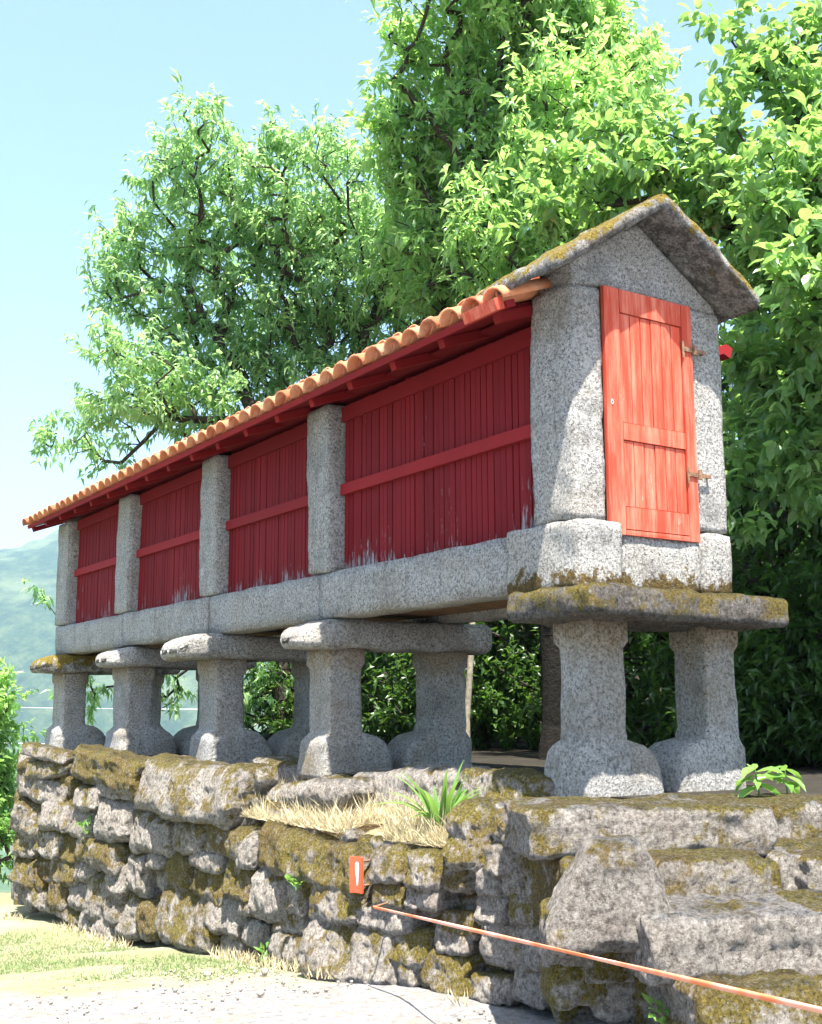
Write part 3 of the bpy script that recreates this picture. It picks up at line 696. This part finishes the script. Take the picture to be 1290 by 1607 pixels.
# the big triangular boulder at the corner
def boulder():
    a = pd(952, 1406, 4.10)
    V, Fs = rbox((.44, .34, .37), .07, .012, 0, maxn=42)
    t_ = (V[:, 2]+.185)/.37
    V[:, 0] = V[:, 0]*(1.05-.62*np.clip(t_, 0, 1)**1.3)+.02*t_; V[:, 1] *= 1.05-.35*t_
    V = V+np.stack([fbm(V, 3.2, 200+k, 5) for k in range(3)], 1)*.04
    e = rt*np.array((1, 1, 0)); e /= np.linalg.norm(e); nb = np.array((-e[1], e[0], 0))
    obj('boulder', a+V[:, :1]*e+V[:, 1:2]*nb+V[:, 2:3]*np.array((0, 0, 1.)), Fs, RK[3], ST, True)
boulder()
def stephit(px, py):
    # face below the boulder: upright plane through the corner, turned towards the viewer
    A = pd(1000, 1110, 4.08)[:2]; e = np.array((.83, -.56)); d = ray(px, py); Mx = np.array([[d[0], -e[0]], [d[1], -e[1]]]); s, q = np.linalg.solve(Mx, A-CAM[:2])
    return CAM+d*s, np.array((e[0], e[1], 0))
for b, ms in [((868,1478,930,1542),1), ((922,1496,1012,1562),1), ((1000,1512,1060,1570),1), ((1050,1525,1105,1600),1), ((878,1538,962,1596),2), ((950,1556,1030,1612),1), ((1025,1570,1100,1625),0), ((870,1440,915,1485),2), ((985,1475,1030,1520),0), ((1100,1590,1180,1640),1), ((1170,1592,1300,1650),1)]:
    x0, y0, x1, y1 = b; c, e = stephit((x0+x1)/2, (y0+y1)/2); m_ = np.linalg.norm(c-CAM)/F
    put_stone(ST, c+np.array((.56, .83, 0))*.27, e, (x1-x0)*m_*1.08, .26, (y1-y0)*m_*1.08, x0, RK[ms])

# ================================================================== vegetation
LANCE = (np.array([(0, 0, 0), (.36, .5, .10), (.36, -.5, .10), (.42, 0, 0), (1, 0, -.18)]), np.array([(0, 3, 1), (0, 2, 3), (3, 4, 1), (2, 4, 3)]))
FIGL = (np.array([(.38, 0, -.04), (0, 0, 0), (.05, .34, .05), (.42, .60, .02), (.48, .30, .03), (.78, .36, 0), (1., 0, -.14), (.78, -.36, 0), (.48, -.30, .03), (.42, -.60, .02), (.05, -.34, .05)]),
        np.array([(0, k, k+1) for k in range(1, 10)]+[(0, 10, 1)])[:, [0, 2, 1]])
BLADE = (np.array([(0, .5, 0), (0, -.5, 0), (.55, .4, .0), (.55, -.4, .0), (1, 0, -.12)]), np.array([(0, 1, 3), (0, 3, 2), (2, 3, 4)]))
def leaves(P, D, Nn, Ln, Wd, tmpl, tint):
    T, Ft = tmpl; D = D/np.linalg.norm(D, axis=1, keepdims=True); Sd = np.cross(Nn, D); Sd /= np.maximum(np.linalg.norm(Sd, axis=1, keepdims=True), 1e-6); Nn = np.cross(D, Sd)
    V = P[:, None]+D[:, None]*(T[None, :, 0:1]*Ln[:, None, None])+Sd[:, None]*(T[None, :, 1:2]*Wd[:, None, None])+Nn[:, None]*(T[None, :, 2:3]*Ln[:, None, None])
    k = len(T); Fs = (Ft[None]+(np.arange(len(P))*k)[:, None, None]).reshape(-1, 3)
    return V.reshape(-1, 3), Fs, np.repeat(tint, k)
OVATE = (np.array([(0, 0, 0), (.22, .42, .05), (.5, .5, .06), (.78, .28, -.02), (.22, -.42, .05), (.5, -.5, .06), (.78, -.28, -.02), (.5, 0, -.02), (1, 0, -.22)]), np.array([(0, 7, 1), (1, 7, 2), (2, 7, 3), (3, 7, 8), (0, 4, 7), (4, 5, 7), (5, 6, 7), (6, 8, 7)]))
def unit(rng, n):
    v = rng.normal(size=(n, 3)); return v/np.linalg.norm(v, axis=1, keepdims=True)
def tree(name, label, cat, base, blobs, ncl, per, tmpl, mat, ln, wr, seed, trunk_r=.16, droop=.5, twig=.32, group=None, fork=None, keep=None, shell=.32, bark=None):
    """blobs: (centre xyz, radius xyz or number). Branches are grown to every leaf cluster."""
    rng = np.random.default_rng(seed); base = np.array(base, float)
    wts = np.array([np.prod(np.broadcast_to(b[1], 3))**.72 for b in blobs]); wts /= wts.sum()
    ch = rng.choice(len(blobs), ncl, p=wts); C = np.array([b[0] for b in blobs])[ch]; R = np.array([np.broadcast_to(b[1], 3) for b in blobs])[ch]
    P = C+unit(rng, ncl)*R*(rng.random((ncl, 1))**shell)*rng.uniform(.85, 1.12, (ncl, 1))
    ok = P[:, 2] > base[2]+.15
    # nothing grows into the granary
    ok &= ~((P[:, 0] > -1.1) & (P[:, 0] < 1.75) & (P[:, 1] > -.4) & (P[:, 1] < 9.9) & (P[:, 2] < 4.9))
    if keep is not None: ok &= keep(P)
    P = P[ok]; n = len(P)
    cen = np.average(np.array([b[0] for b in blobs]), axis=0, weights=wts)
    fork = np.array(fork if fork is not None else base*.6+cen*.4+np.array((0, 0, -.2)), float)
    nodes = [base+(fork-base)*t+np.array((math.sin(t*5+seed)*.05, math.cos(t*4+seed)*.05, 0)) for t in np.linspace(0, 1, 7)]; par = [-1]+list(range(6)); 
    order = np.argsort(np.linalg.norm(P-fork, axis=1)); A = np.zeros((len(nodes)+3*n, 3)); A[:7] = nodes; cnt = 7; dep = np.zeros(len(A)); dep[:7] = np.arange(7)*.1; tipid = []
    for i in order:
        p = P[i]; d = A[:cnt]-p; q = np.sqrt((d*d).sum(1))+.16*dep[:cnt]+.6*np.maximum(0, A[:cnt, 2]-p[2]-.1); q[:4] += 5; k = int(np.argmin(q)); dist = np.linalg.norm(A[k]-p)
        last = k
        ns = 1 if dist < .5 else 2 if dist < 1.2 else 3
        for s in range(1, ns+1):
            t = s/ns; pt = A[k]+(p-A[k])*t
            if s < ns: pt = pt+rng.normal(size=3)*.05*dist+np.array((0, 0, .10*dist*math.sin(math.pi*t)))
            A[cnt] = pt; dep[cnt] = dep[last]+dist/ns; par.append(last); last = cnt; cnt += 1
        tipid.append((last, i))
    A = A[:cnt]; rad = np.full(cnt, 0.); ntip = np.zeros(cnt)
    for l, i in tipid: ntip[l] += 1
    for k in range(cnt-1, 0, -1): ntip[par[k]] += ntip[k]
    rad = np.maximum(.004, trunk_r*(np.maximum(ntip, .3)/n)**.47); rad[:5] *= np.linspace(1.35, 1.0, 5)
    T = thing(name, tuple(base), label, cat, group)
    segs = [(A[par[k]], A[k], min(rad[par[k]], rad[k]*1.5), rad[k]) for k in range(1, cnt)]
    big = [s for s in segs if s[2] > .02]; small = [s for s in segs if s[2] <= .02]
    Vt, Ft = tubes(big[:], 9); obj('trunk', Vt, Ft, bark or BARK, T, True)
    if small: Vt, Ft = tubes(small, 4); tag(obj('twigs', Vt, Ft, bark or BARK, T, True), kind='stuff')
    # leaves round each tip
    idx = np.array([l for l, i in tipid]); tip = A[idx]; bd = tip-A[np.array(par)[idx]]; bd /= np.maximum(np.linalg.norm(bd, axis=1, keepdims=True), 1e-6)
    td = bd*.8+unit(rng, n)*.7+np.array((0, 0, .35)); td /= np.linalg.norm(td, axis=1, keepdims=True)
    m_ = n*per; k = np.repeat(np.arange(n), per); u_ = rng.random(m_)
    tl = twig*rng.uniform(.6, 1.4, n)[k]
    Pp = tip[k]+td[k]*(tl*(u_*1.3-.35))[:, None]+unit(rng, m_)*(.16*twig)
    out = unit(rng, m_); Dd = out+td[k]*.5+np.array((0, 0, -droop))+np.c_[np.zeros((m_, 2)), -.3*rng.random(m_)]
    Nn = np.array((0, 0, 1.))+unit(rng, m_)*.65
    L_ = ln*rng.uniform(.65, 1.25, m_); tint = np.clip(rng.normal(.40, .22, m_)+rng.normal(0, .24, n)[k], 0, 1)
    Vl, Fl, tn = leaves(Pp, Dd, Nn, L_, L_*wr*rng.uniform(.85, 1.15, m_), tmpl, tint)
    obj('crown', Vl, Fl, mat, T, False, tint=tn)
    return T
def blobsat(lst, dep, jit=0., sy=1.):
    out = []; rng = random.Random(5)
    for b in lst:
        d = b[3] if len(b) > 3 else dep; out.append((pd(b[0], b[1], d+rng.uniform(-jit, jit)), np.array((1, 1, 1.))*b[2]*d/F))
    return out
tree('chestnut_tree', 'tall broad green tree rising behind the tiled roof of the granary', 'tree', (3.2, 9.6, 1.0),
     blobsat([(325, 300, 110), (460, 320, 125), (255, 440, 105), (400, 470, 150), (560, 400, 140), (650, 500, 130), (205, 600, 85), (310, 620, 100), (118, 672, 34), (75, 682, 22), (500, 600, 120), (320, 185, 34), (437, 215, 32), (510, 235, 36), (190, 380, 48), (160, 445, 45), (560, 260, 40), (690, 400, 120), (160, 700, 55), (150, 1080, 26, 13.6), (255, 1090, 40, 13.8), (300, 1130, 30, 13.8), (70, 945, 14, 13.9), (235, 1150, 24, 13.6), (400, 1060, 60, 14)], 14.6, .9),
     1900, 22, LANCE, L1, .14, .31, 21, .17, .75, .30, fork=(3.1, 9.3, 3.2))
tree('cherry_tree', 'tallest bright green tree standing behind the stone gable', 'tree', (4.6, 6.2, 1.1),
     blobsat([(640, 70, 42), (625, 160, 46), (650, 240, 60), (760, 90, 120), (880, 80, 110), (760, 250, 130), (900, 200, 120), (985, 110, 55), (1015, 170, 42), (930, 60, 60), (700, 380, 120), (830, 370, 120), (800, -90, 140), (640, -20, 45), (600, 200, 25), (940, 330, 80)], 12.6, .8),
     1800, 21, LANCE, L2, .14, .36, 22, .17, .6, .30, fork=(4.6, 6.2, 3.4))
tree('fig_tree', 'fig tree with large glossy leaves leaning over the gable beside the steps', 'tree', (5.6, 1.2, 1.1),
     blobsat([(1130, 215, 50), (1190, 110, 42), (1150, 40, 26), (1250, 70, 60), (1300, 190, 90), (1150, 310, 75), (1235, 320, 90), (1310, 350, 110), (1200, 450, 75), (1265, 520, 95), (1205, 620, 75), (1285, 690, 105), (1185, 730, 45), (960, 270, 75, 9.8), (890, 330, 50, 9.8), (1040, 250, 60, 9.6), (1160, 830, 26, 8.8), (1185, 560, 45), (1390, 300, 150), (1400, 600, 150), (1060, 330, 60, 9.3), (1310, 450, 90, 7.9), (1450, 250, 130, 7.6), (1440, 520, 140, 7.8), (1340, 620, 90, 8.2)], 8.7, .7),  # nearer blobs at right, partly out of view, added to shade the shrubs
     950, 26, OVATE, L3, .122, .50, 23, .14, .35, .34, fork=(5.2, 1.5, 2.8))
# understorey and the wood behind, each bush on its own
rs = random.Random(12)
def bush(px, dep, rad, h, seed, label, ncl=190, per=30, name='shrub', ln=.10, mat=None, z0=1.12, cat='shrub', group='dark shrubs behind the granary'):
    b = pd(px, 1110, dep); b[2] = z0
    bl = [(b+np.array((0, 0, .35)), (rad, rad, .4)), (b+np.array((0, 0, h*.30)), (rad, rad, h*.32)), (b+np.array((rad*.3, 0, h*.68)), (rad*.85, rad*.85, h*.32))]
    return tree(name, label, cat, tuple(b), bl, ncl, per, LANCE, mat or L4, ln, .42, seed, .07, .2, .28, group, fork=tuple(b+np.array((0, 0, .5))), shell=.6)
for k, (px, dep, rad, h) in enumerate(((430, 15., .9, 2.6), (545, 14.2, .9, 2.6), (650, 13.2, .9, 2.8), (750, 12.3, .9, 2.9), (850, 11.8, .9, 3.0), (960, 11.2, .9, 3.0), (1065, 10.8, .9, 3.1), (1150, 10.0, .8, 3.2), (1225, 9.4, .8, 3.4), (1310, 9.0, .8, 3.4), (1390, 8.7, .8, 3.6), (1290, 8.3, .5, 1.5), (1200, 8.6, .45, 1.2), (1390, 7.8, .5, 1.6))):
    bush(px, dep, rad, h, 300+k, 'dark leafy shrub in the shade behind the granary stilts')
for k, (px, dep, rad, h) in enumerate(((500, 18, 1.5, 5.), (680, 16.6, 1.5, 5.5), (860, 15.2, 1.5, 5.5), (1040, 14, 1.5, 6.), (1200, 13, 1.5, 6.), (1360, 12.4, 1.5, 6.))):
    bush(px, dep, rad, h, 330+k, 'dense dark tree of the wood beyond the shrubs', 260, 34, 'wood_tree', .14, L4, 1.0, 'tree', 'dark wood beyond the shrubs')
bkv = []; bl_ = [(470, 19.5), (650, 18.6), (850, 17.4), (1050, 16.2), (1250, 15.2), (1450, 14.6), (1700, 14)]  # bank added behind the wood to block bright sky gaps
for px, dep in bl_:
    for q in np.linspace(0, 1, 8):
        p = pd(px, 1110, dep+q*5); bkv.append((p[0], p[1], .9+4.6*q**.8))
bkv = np.array(bkv); bkv[:, 2] += fbm(bkv, .8, 3)*.25; I = np.arange(7*8).reshape(7, 8)
tag(obj('added_bank', bkv, np.stack([I[:-1, :-1], I[1:, :-1], I[1:, 1:], I[:-1, 1:]], -1).reshape(-1, 4), SOIL, None, True), kind='structure')
# bare dark trunk, and a thin one whose pale colour stands for a lit edge
def bare_trunk(px, dep, r, h, seed, label, mat):
    b = pd(px, 1110, dep); b[2] = 1.1; P_ = [b+np.array((math.sin(k*.9+seed)*.03, math.cos(k*1.1)*.03, h*k/8)) for k in range(9)]
    V, Fs = tubes([(P_[k], P_[k+1], r*(1.25 if k == 0 else 1-.03*k), r*(1-.03*(k+1))) for k in range(8)], 12)
    T = thing('tree_trunk', tuple(b), label, 'tree'); obj('trunk', V, Fs, mat, T, True)
    segs = []
    for k in range(5):
        q = P_[4+k % 4]; e = q+np.array((math.cos(k*2.3)*.7, math.sin(k*2.3)*.7, .6)); segs.append((q, e, r*.3, r*.12))
    V, Fs = tubes(segs, 6); obj('branch', V, Fs, mat, T, True)
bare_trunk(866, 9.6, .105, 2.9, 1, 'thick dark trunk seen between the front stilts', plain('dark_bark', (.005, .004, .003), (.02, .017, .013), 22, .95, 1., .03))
bare_trunk(738, 10.2, .03, 3.2, 4, 'thin trunk beside a rear stilt, coloured pale as a lit edge', plain('lit_edge_bark', (.16, .14, .10), (.42, .38, .30), 30))
# trees at the left edge, beyond the lawn
b = pd(-35, 1110, 15.5); b[2] = -.9
tree('edge_tree', 'small round green tree past the far end of the stone wall', 'tree', tuple(b), blobsat([(-25, 1110, 55), (-30, 1190, 58), (-25, 1060, 30), (-40, 1270, 70)], 15.5, .2), 330, 30, LANCE, L2, .13, .42, 41, .08, .3, .28)
b = pd(-10, 1340, 13.0); b[2] = gz(b[0], b[1])-.05
tree('bush', 'low bright green bush by the lawn at the wall end', 'bush', tuple(b), [(b+np.array((0, 0, .45)), (.5, .5, .45))], 120, 26, LANCE, L5, .09, .45, 42, .04, .1, .2, fork=tuple(b+np.array((0, 0, .2))))

# strap-leaved clump on the ledge
def clump(name, label, c, nleaf, L_, Wd, seed, mat=L5, arch=.9):
    rng = np.random.default_rng(seed); V = []; Fs = []; tn = []; T = None; c = np.array(c)
    T = thing(name, tuple(c), label, 'plant')
    for k in range(nleaf):
        a = rng.uniform(0, 2*math.pi); ln = L_*rng.uniform(.6, 1.15); lean = rng.uniform(.25, 1.1)*arch; pts = []; p = c+np.array((math.cos(a), math.sin(a), 0))*.03; d = np.array((math.cos(a)*math.sin(lean*.5), math.sin(a)*math.sin(lean*.5), math.cos(lean*.5))); ns = 7
        sd = np.array((-math.sin(a), math.cos(a), 0)); V = []
        for s in range(ns+1):
            w_ = Wd*(1-(s/ns)**2.2)*(.7+.6*min(1, s/2))+.001; V += [p+sd*w_/2+np.array((0, 0, .25*w_)), p-np.array((0, 0, .0)), p-sd*w_/2+np.array((0, 0, .25*w_))]
            p = p+d*ln/ns; d = d+np.array((math.cos(a)*.16*lean, math.sin(a)*.16*lean, -.22*lean)); d /= np.linalg.norm(d)
        Fs = [(3*s+j, 3*s+j+1, 3*s+j+4, 3*s+j+3) for s in range(ns) for j in (0, 1)]
        obj('leaf', V, Fs, mat, T, True, tint=np.full(len(V), rng.uniform(.1, .9)))
pc = onp(692, 1268, 0, -.27); pc[2] = .97
clump('strap_leaf_plant', 'clump of green strap leaves on the dry grass ledge', pc, 34, .36, .028, 5)
# two young broad-leaved weeds on the step
def weed(c, label, h, seed):
    rng = np.random.default_rng(seed); T = thing('weed', tuple(c), label, 'plant', 'broad-leaved weeds on the top step'); c = np.array(c)
    tipp = c+np.array((rng.uniform(-.03, .03), 0, h)); V, Fs = tubes([(c, (c+tipp)/2, .005, .004), ((c+tipp)/2, tipp, .004, .003)], 6); obj('stem', V, Fs, L5, T, tint=np.full(len(V), .4))
    for k in range(9):
        p = c+(tipp-c)*(.35+.65*k/8); a = k*2.4+seed; D = np.array([[math.cos(a), math.sin(a), rng.uniform(-.7, .5)]]); ln = .15*rng.uniform(.6, 1.1)
        V, Fs, tn = leaves(p[None], D, np.array([[0, 0, 1.]])+rng.normal(size=(1, 3))*.2, np.array([ln]), np.array([ln*.42]), OVATE, np.array([rng.uniform(.3, 1)])); obj('leaf', V, Fs, L5, T, tint=tn)
p = onp(1192, 1247, 2, 1.2); weed((p[0], p[1], 1.195), 'lush broad-leaved weed growing on the top step beside a stilt', .13, 3)
p = onp(1236, 1247, 2, 1.19); weed((p[0], p[1], 1.185), 'lush broad-leaved weed growing on the top step beside a stilt', .14, 8)
for k, (px, py, lab) in enumerate(((142, 1300, 'small light green weed in the wall joint under the longest cap stone'), (472, 1385, 'small weed rooted high in the wall left of the orange plate'), (424, 1498, 'small leafy weed at the wall foot beside a mossy stone'), (1048, 1588, 'tiny weed growing in the rubble below the boulder'))):
    c, e = wallhit(px, py) if px < 900 else stephit(px, py)
    rng = np.random.default_rng(60+k); c = c+np.array((-.05, -.03, 0)); T = thing('wall_weed', tuple(c), lab, 'plant')
    for q in range(16):
        D = unit(rng, 1)*.8+np.array((-.4, -.3, .5)); ln = rng.uniform(.04, .075, 1)
        V, Fs, tn = leaves(c[None]+rng.normal(size=(1, 3))*.022, D, np.array((0, 0, 1.))+unit(rng, 1)*.5, ln, ln*.42, LANCE, rng.random(1)); obj('leaf', V, Fs, L5, T, tint=tn)
# dry grass on the ledge and along the wall foot, turf on the lawn
def blades(name, P, h, wd, mat, seed, lean=.5, label=None, cat=None):
    rng = np.random.default_rng(seed); m_ = len(P); D = unit(rng, m_)*lean+np.array((0, 0, 1.)); Nn = unit(rng, m_)*np.array((1, 1, .2))
    V, Fs, tn = leaves(P, D, Nn, h*rng.uniform(.5, 1.3, m_), np.full(m_, wd), BLADE, np.clip(rng.normal(.5, .28, m_), 0, 1))
    o = obj(name, V, Fs, mat, None, tint=tn, org=tuple(P.mean(0))); tag(o, label, cat, kind='stuff'); return o
rng = np.random.default_rng(9)
n_ = 34000; yv = rng.uniform(.75, 3.6, n_); xl = np.interp(yv, WP[:, 1], WP[:, 0]); xv = xl+.06+(rng.random(n_)**1.0)*(-.06-xl-.06)
tt_ = (xv-xl)/np.maximum(.1, -.06-xl); Pg = np.c_[xv, yv, .925+.10*tt_]; keepm = fbm(Pg, 3.5, 4, 2) > -.6
blades('dry_grass', Pg[keepm], .062, .0042, DRY, 3, 1.0, 'dry straw-coloured grass on the ledge below the stilts', 'grass')
n_ = 2500; tt = rng.random(n_); Pb = []
for q in tt:
    k = q*(len(WP)-1.001); i = int(k); pnt = WP[i]+(WP[i+1]-WP[i])*(k-i); Pb.append((pnt[0]-abs(rng.normal(0, .07))-.02, pnt[1]+rng.normal(0, .05)))
Pb = np.array(Pb); Pb = np.c_[Pb, gz(Pb[:, 0], Pb[:, 1])]; m2 = (fbm(Pb, 1.7, 6, 2) > -.05); Pb = Pb[m2]
sel = rng.random(len(Pg)) < .10
blades('dry_grass', Pg[keepm & sel], .15, .004, DRY, 13, .75, 'taller wisps of dry straw-coloured grass standing on the ledge', 'grass')
blades('wall_foot_grass', Pb, .07, .006, DRY, 5, .7, 'thin dry grass along the foot of the stone wall', 'grass')
n_ = 120000; xv = rng.uniform(-5.5, -.7, n_); yv = rng.uniform(.5, 11, n_); Pl = np.c_[xv, yv, 0*xv]
e_ = yv+.55*xv+fbm(Pl, 1.1, 17, 3)*.6
wl = np.interp(yv, WP[:, 1], WP[:, 0]); ok = (e_ > .8+.5*rng.random(n_)) & (xv < wl-.04) & (fbm(Pl, .9, 31, 3) > -.45)
Pl = Pl[ok]; Pl[:, 2] = gz(Pl[:, 0], Pl[:, 1])-.004
blades('lawn', Pl, .030, .005, LAWN, 6, 1.1, 'short sun-bleached turf beside the stone wall', 'lawn')

U_, F_ = lattice(2, 2, 2); Vs = []; Fs = []; rng = np.random.default_rng(77)
for k in range(900):
    x = rng.uniform(-3.2, -.55); y = rng.uniform(-1.2, 2.6)
    if x > np.interp(y, WP[:, 1], WP[:, 0])-.03: continue
    r_ = .006*rng.uniform(.6, 1.8)*(2.2 if rng.random() < .05 else 1); q = U_/np.linalg.norm(U_, axis=1, keepdims=True)*r_*rng.uniform(.6, 1.2, 3)+rng.normal(size=U_.shape)*r_*.12
    Fs.append(F_+sum(map(len, Vs))); Vs.append(q+np.array((x, y, float(gz(x, y))+r_*.2)))
tag(obj('pebbles', np.concatenate(Vs), np.concatenate(Fs), plain('pebble', (.14, .12, .10), (.42, .38, .34), 40), None, True), 'scattered small pebbles on the pale bare ground', 'pebbles', kind='stuff')
# ================================================================== small things
ORG = paint('orange_paint', (.80, .13, .06), .02, 0, .01, .6, (.75, .72, .70))
def channel_plate():
    c, e = wallhit(570, 1371); nrm = np.array((-.92, -.39, 0)); nrm /= np.linalg.norm(nrm); sd = np.array((-nrm[1], nrm[0], 0)); c = c+nrm*.05
    T = thing('marker_plate', tuple(c-np.array((0, 0, .095))), 'upright orange marker plate with a pale patch fixed on the stone wall', 'sign')
    h = .088; wd = .036
    prof = [(-wd, .016), (-wd+.006, .016), (-wd+.010, .004), (wd-.012, .004), (wd-.006, .016), (wd, .016), (wd, -.004), (-wd, -.004)]
    V = [c+sd*a+nrm*b_+np.array((0, 0, z)) for z in (-h, h) for a, b_ in prof]; n = len(prof)
    obj('channel', V, [tuple(range(n)), tuple(range(n, 2*n))[::-1]]+[(i, n+i, n+(i+1) % n, (i+1) % n) for i in range(n)], ORG, T)
    out = [(-.010, .055), (-.002, .064), (.010, .058), (.013, .03), (.010, -.01), (.008, -.045), (.001, -.055), (-.002, -.02), (-.008, .01)]
    V = [c+sd*a+nrm*k+np.array((0, 0, z)) for k in (.003, .0065) for a, z in out]; n = len(out)
    obj('pale_patch', V, [tuple(range(n, 2*n))]+[(i, (i+1) % n, n+(i+1) % n, n+i) for i in range(n)], plain('pale_patch', (.55, .56, .57), (.75, .76, .78), 50), T)
    for s in (-1, 1):
        q = c-nrm*.004+np.array((0, 0, s*.06)); V, Fs = tubes([(q, q-nrm*.12, .006, .006)], 8); obj('fixing_bolt', V, Fs, IRON, T)
channel_plate()
def strap():
    a, _ = wallhit(607, 1414); a = a+np.array((-.15, -.12, 0)); b = pd(1290, 1586, 2.65); d = (b-a)/np.linalg.norm(b-a); b = b+d*.45; a2 = a-d*.0
    n = 40; V = []; sdv = np.array((0, 0, 1.)); nv = np.cross(d, sdv); nv /= np.linalg.norm(nv)
    for k in range(n+1):
        p = a2+(b-a2)*k/n; tw = .35*math.sin(k*.35)+.4; uu = sdv*math.cos(tw)+nv*math.sin(tw); vv = np.cross(uu, d)
        for s, q in ((-1, -1), (1, -1), (1, 1), (-1, 1)): V.append(p+uu*s*.0075+vv*q*.0015)
    Fs = [(4*k+i, 4*k+(i+1) % 4, 4*k+4+(i+1) % 4, 4*k+4+i) for k in range(n) for i in range(4)]+[(0, 1, 2, 3), (4*n+3, 4*n+2, 4*n+1, 4*n)]
    m, t_, bb = mk('orange_strap', .85); nn = N(t_); nn.out(nn.ramp(nn.noise(4, 3), [(.4, (.80, .22, .09)), (.62, (.86, .48, .36))]), bb)
    T = thing('barrier_strap', tuple(a2), 'long taut orange barrier strap stretched in front of the wall and steps', 'barrier'); obj('strap', V, Fs, m, T, True)
    V, Fs = tubes([(a2-d*.012+np.array((.26, .14, .0)), a2-d*.002, .005, .005)], 8); obj('hook', V, Fs, IRON, T)
    g = float(gz(b[0], b[1])); V, Fs = tubes([((b[0], b[1], g-.1), (b[0], b[1], b[2]+.12), .012, .012)], 10)
    tag(obj('iron_stake', V, Fs, IRON), 'iron stake that holds the orange strap beside the steps', 'stake')
strap()
# cables across the valley
for k, (y0, y1, dep) in enumerate(((1112, 1109, 70), (1168, 1166, 66), (1230, 1226, 62))):
    a = pd(-700, y0, dep); b = pd(1500, y1, dep); n = 24; P_ = [a+(b-a)*i/n+np.array((0, 0, -1.1*4*(i/n)*(1-i/n)+1.0)) for i in range(n+1)]
    V, Fs = tubes([(P_[i], P_[i+1], .022, .022) for i in range(n)], 6)
    tag(obj('power_cable', V, Fs, plain('cable_%d' % k, (.55, .56, .58), (.75, .76, .78), 5, .5)), 'thin pale power cable strung across the valley', 'cable', 'cables across the valley')
# air
def haze():
    V = [(x, y, z) for x in (-4300, 4300) for y in (-1500, 4300) for z in (-420, 640)]
    Fs = np.array([(0, 1, 3, 2), (4, 6, 7, 5), (0, 4, 5, 1), (2, 3, 7, 6), (0, 2, 6, 4), (1, 5, 7, 3)])
    m = bpy.data.materials.new('haze_air'); m.use_nodes = True; t = m.node_tree; t.nodes.remove(t.nodes['Principled BSDF'])
    v = t.nodes.new('ShaderNodeVolumePrincipled'); v.inputs['Color'].default_value = (.50, .78, 1, 1); v.inputs['Density'].default_value = .0002; v.inputs['Anisotropy'].default_value = .2
    v.inputs['Density Attribute'].default_value = ''; v.inputs['Temperature Attribute'].default_value = ''; v.inputs['Color Attribute'].default_value = ''
    t.links.new(v.outputs[0], t.nodes['Material Output'].inputs['Volume'])
    o = obj('haze', V, Fs, m, None, False, (0, 0, 0)); tag(o, 'thin blue summer haze filling the valley air', 'haze', kind='stuff')
haze()
print('planks', ncount, 'packing', nfill, 'objects', len(bpy.data.objects))
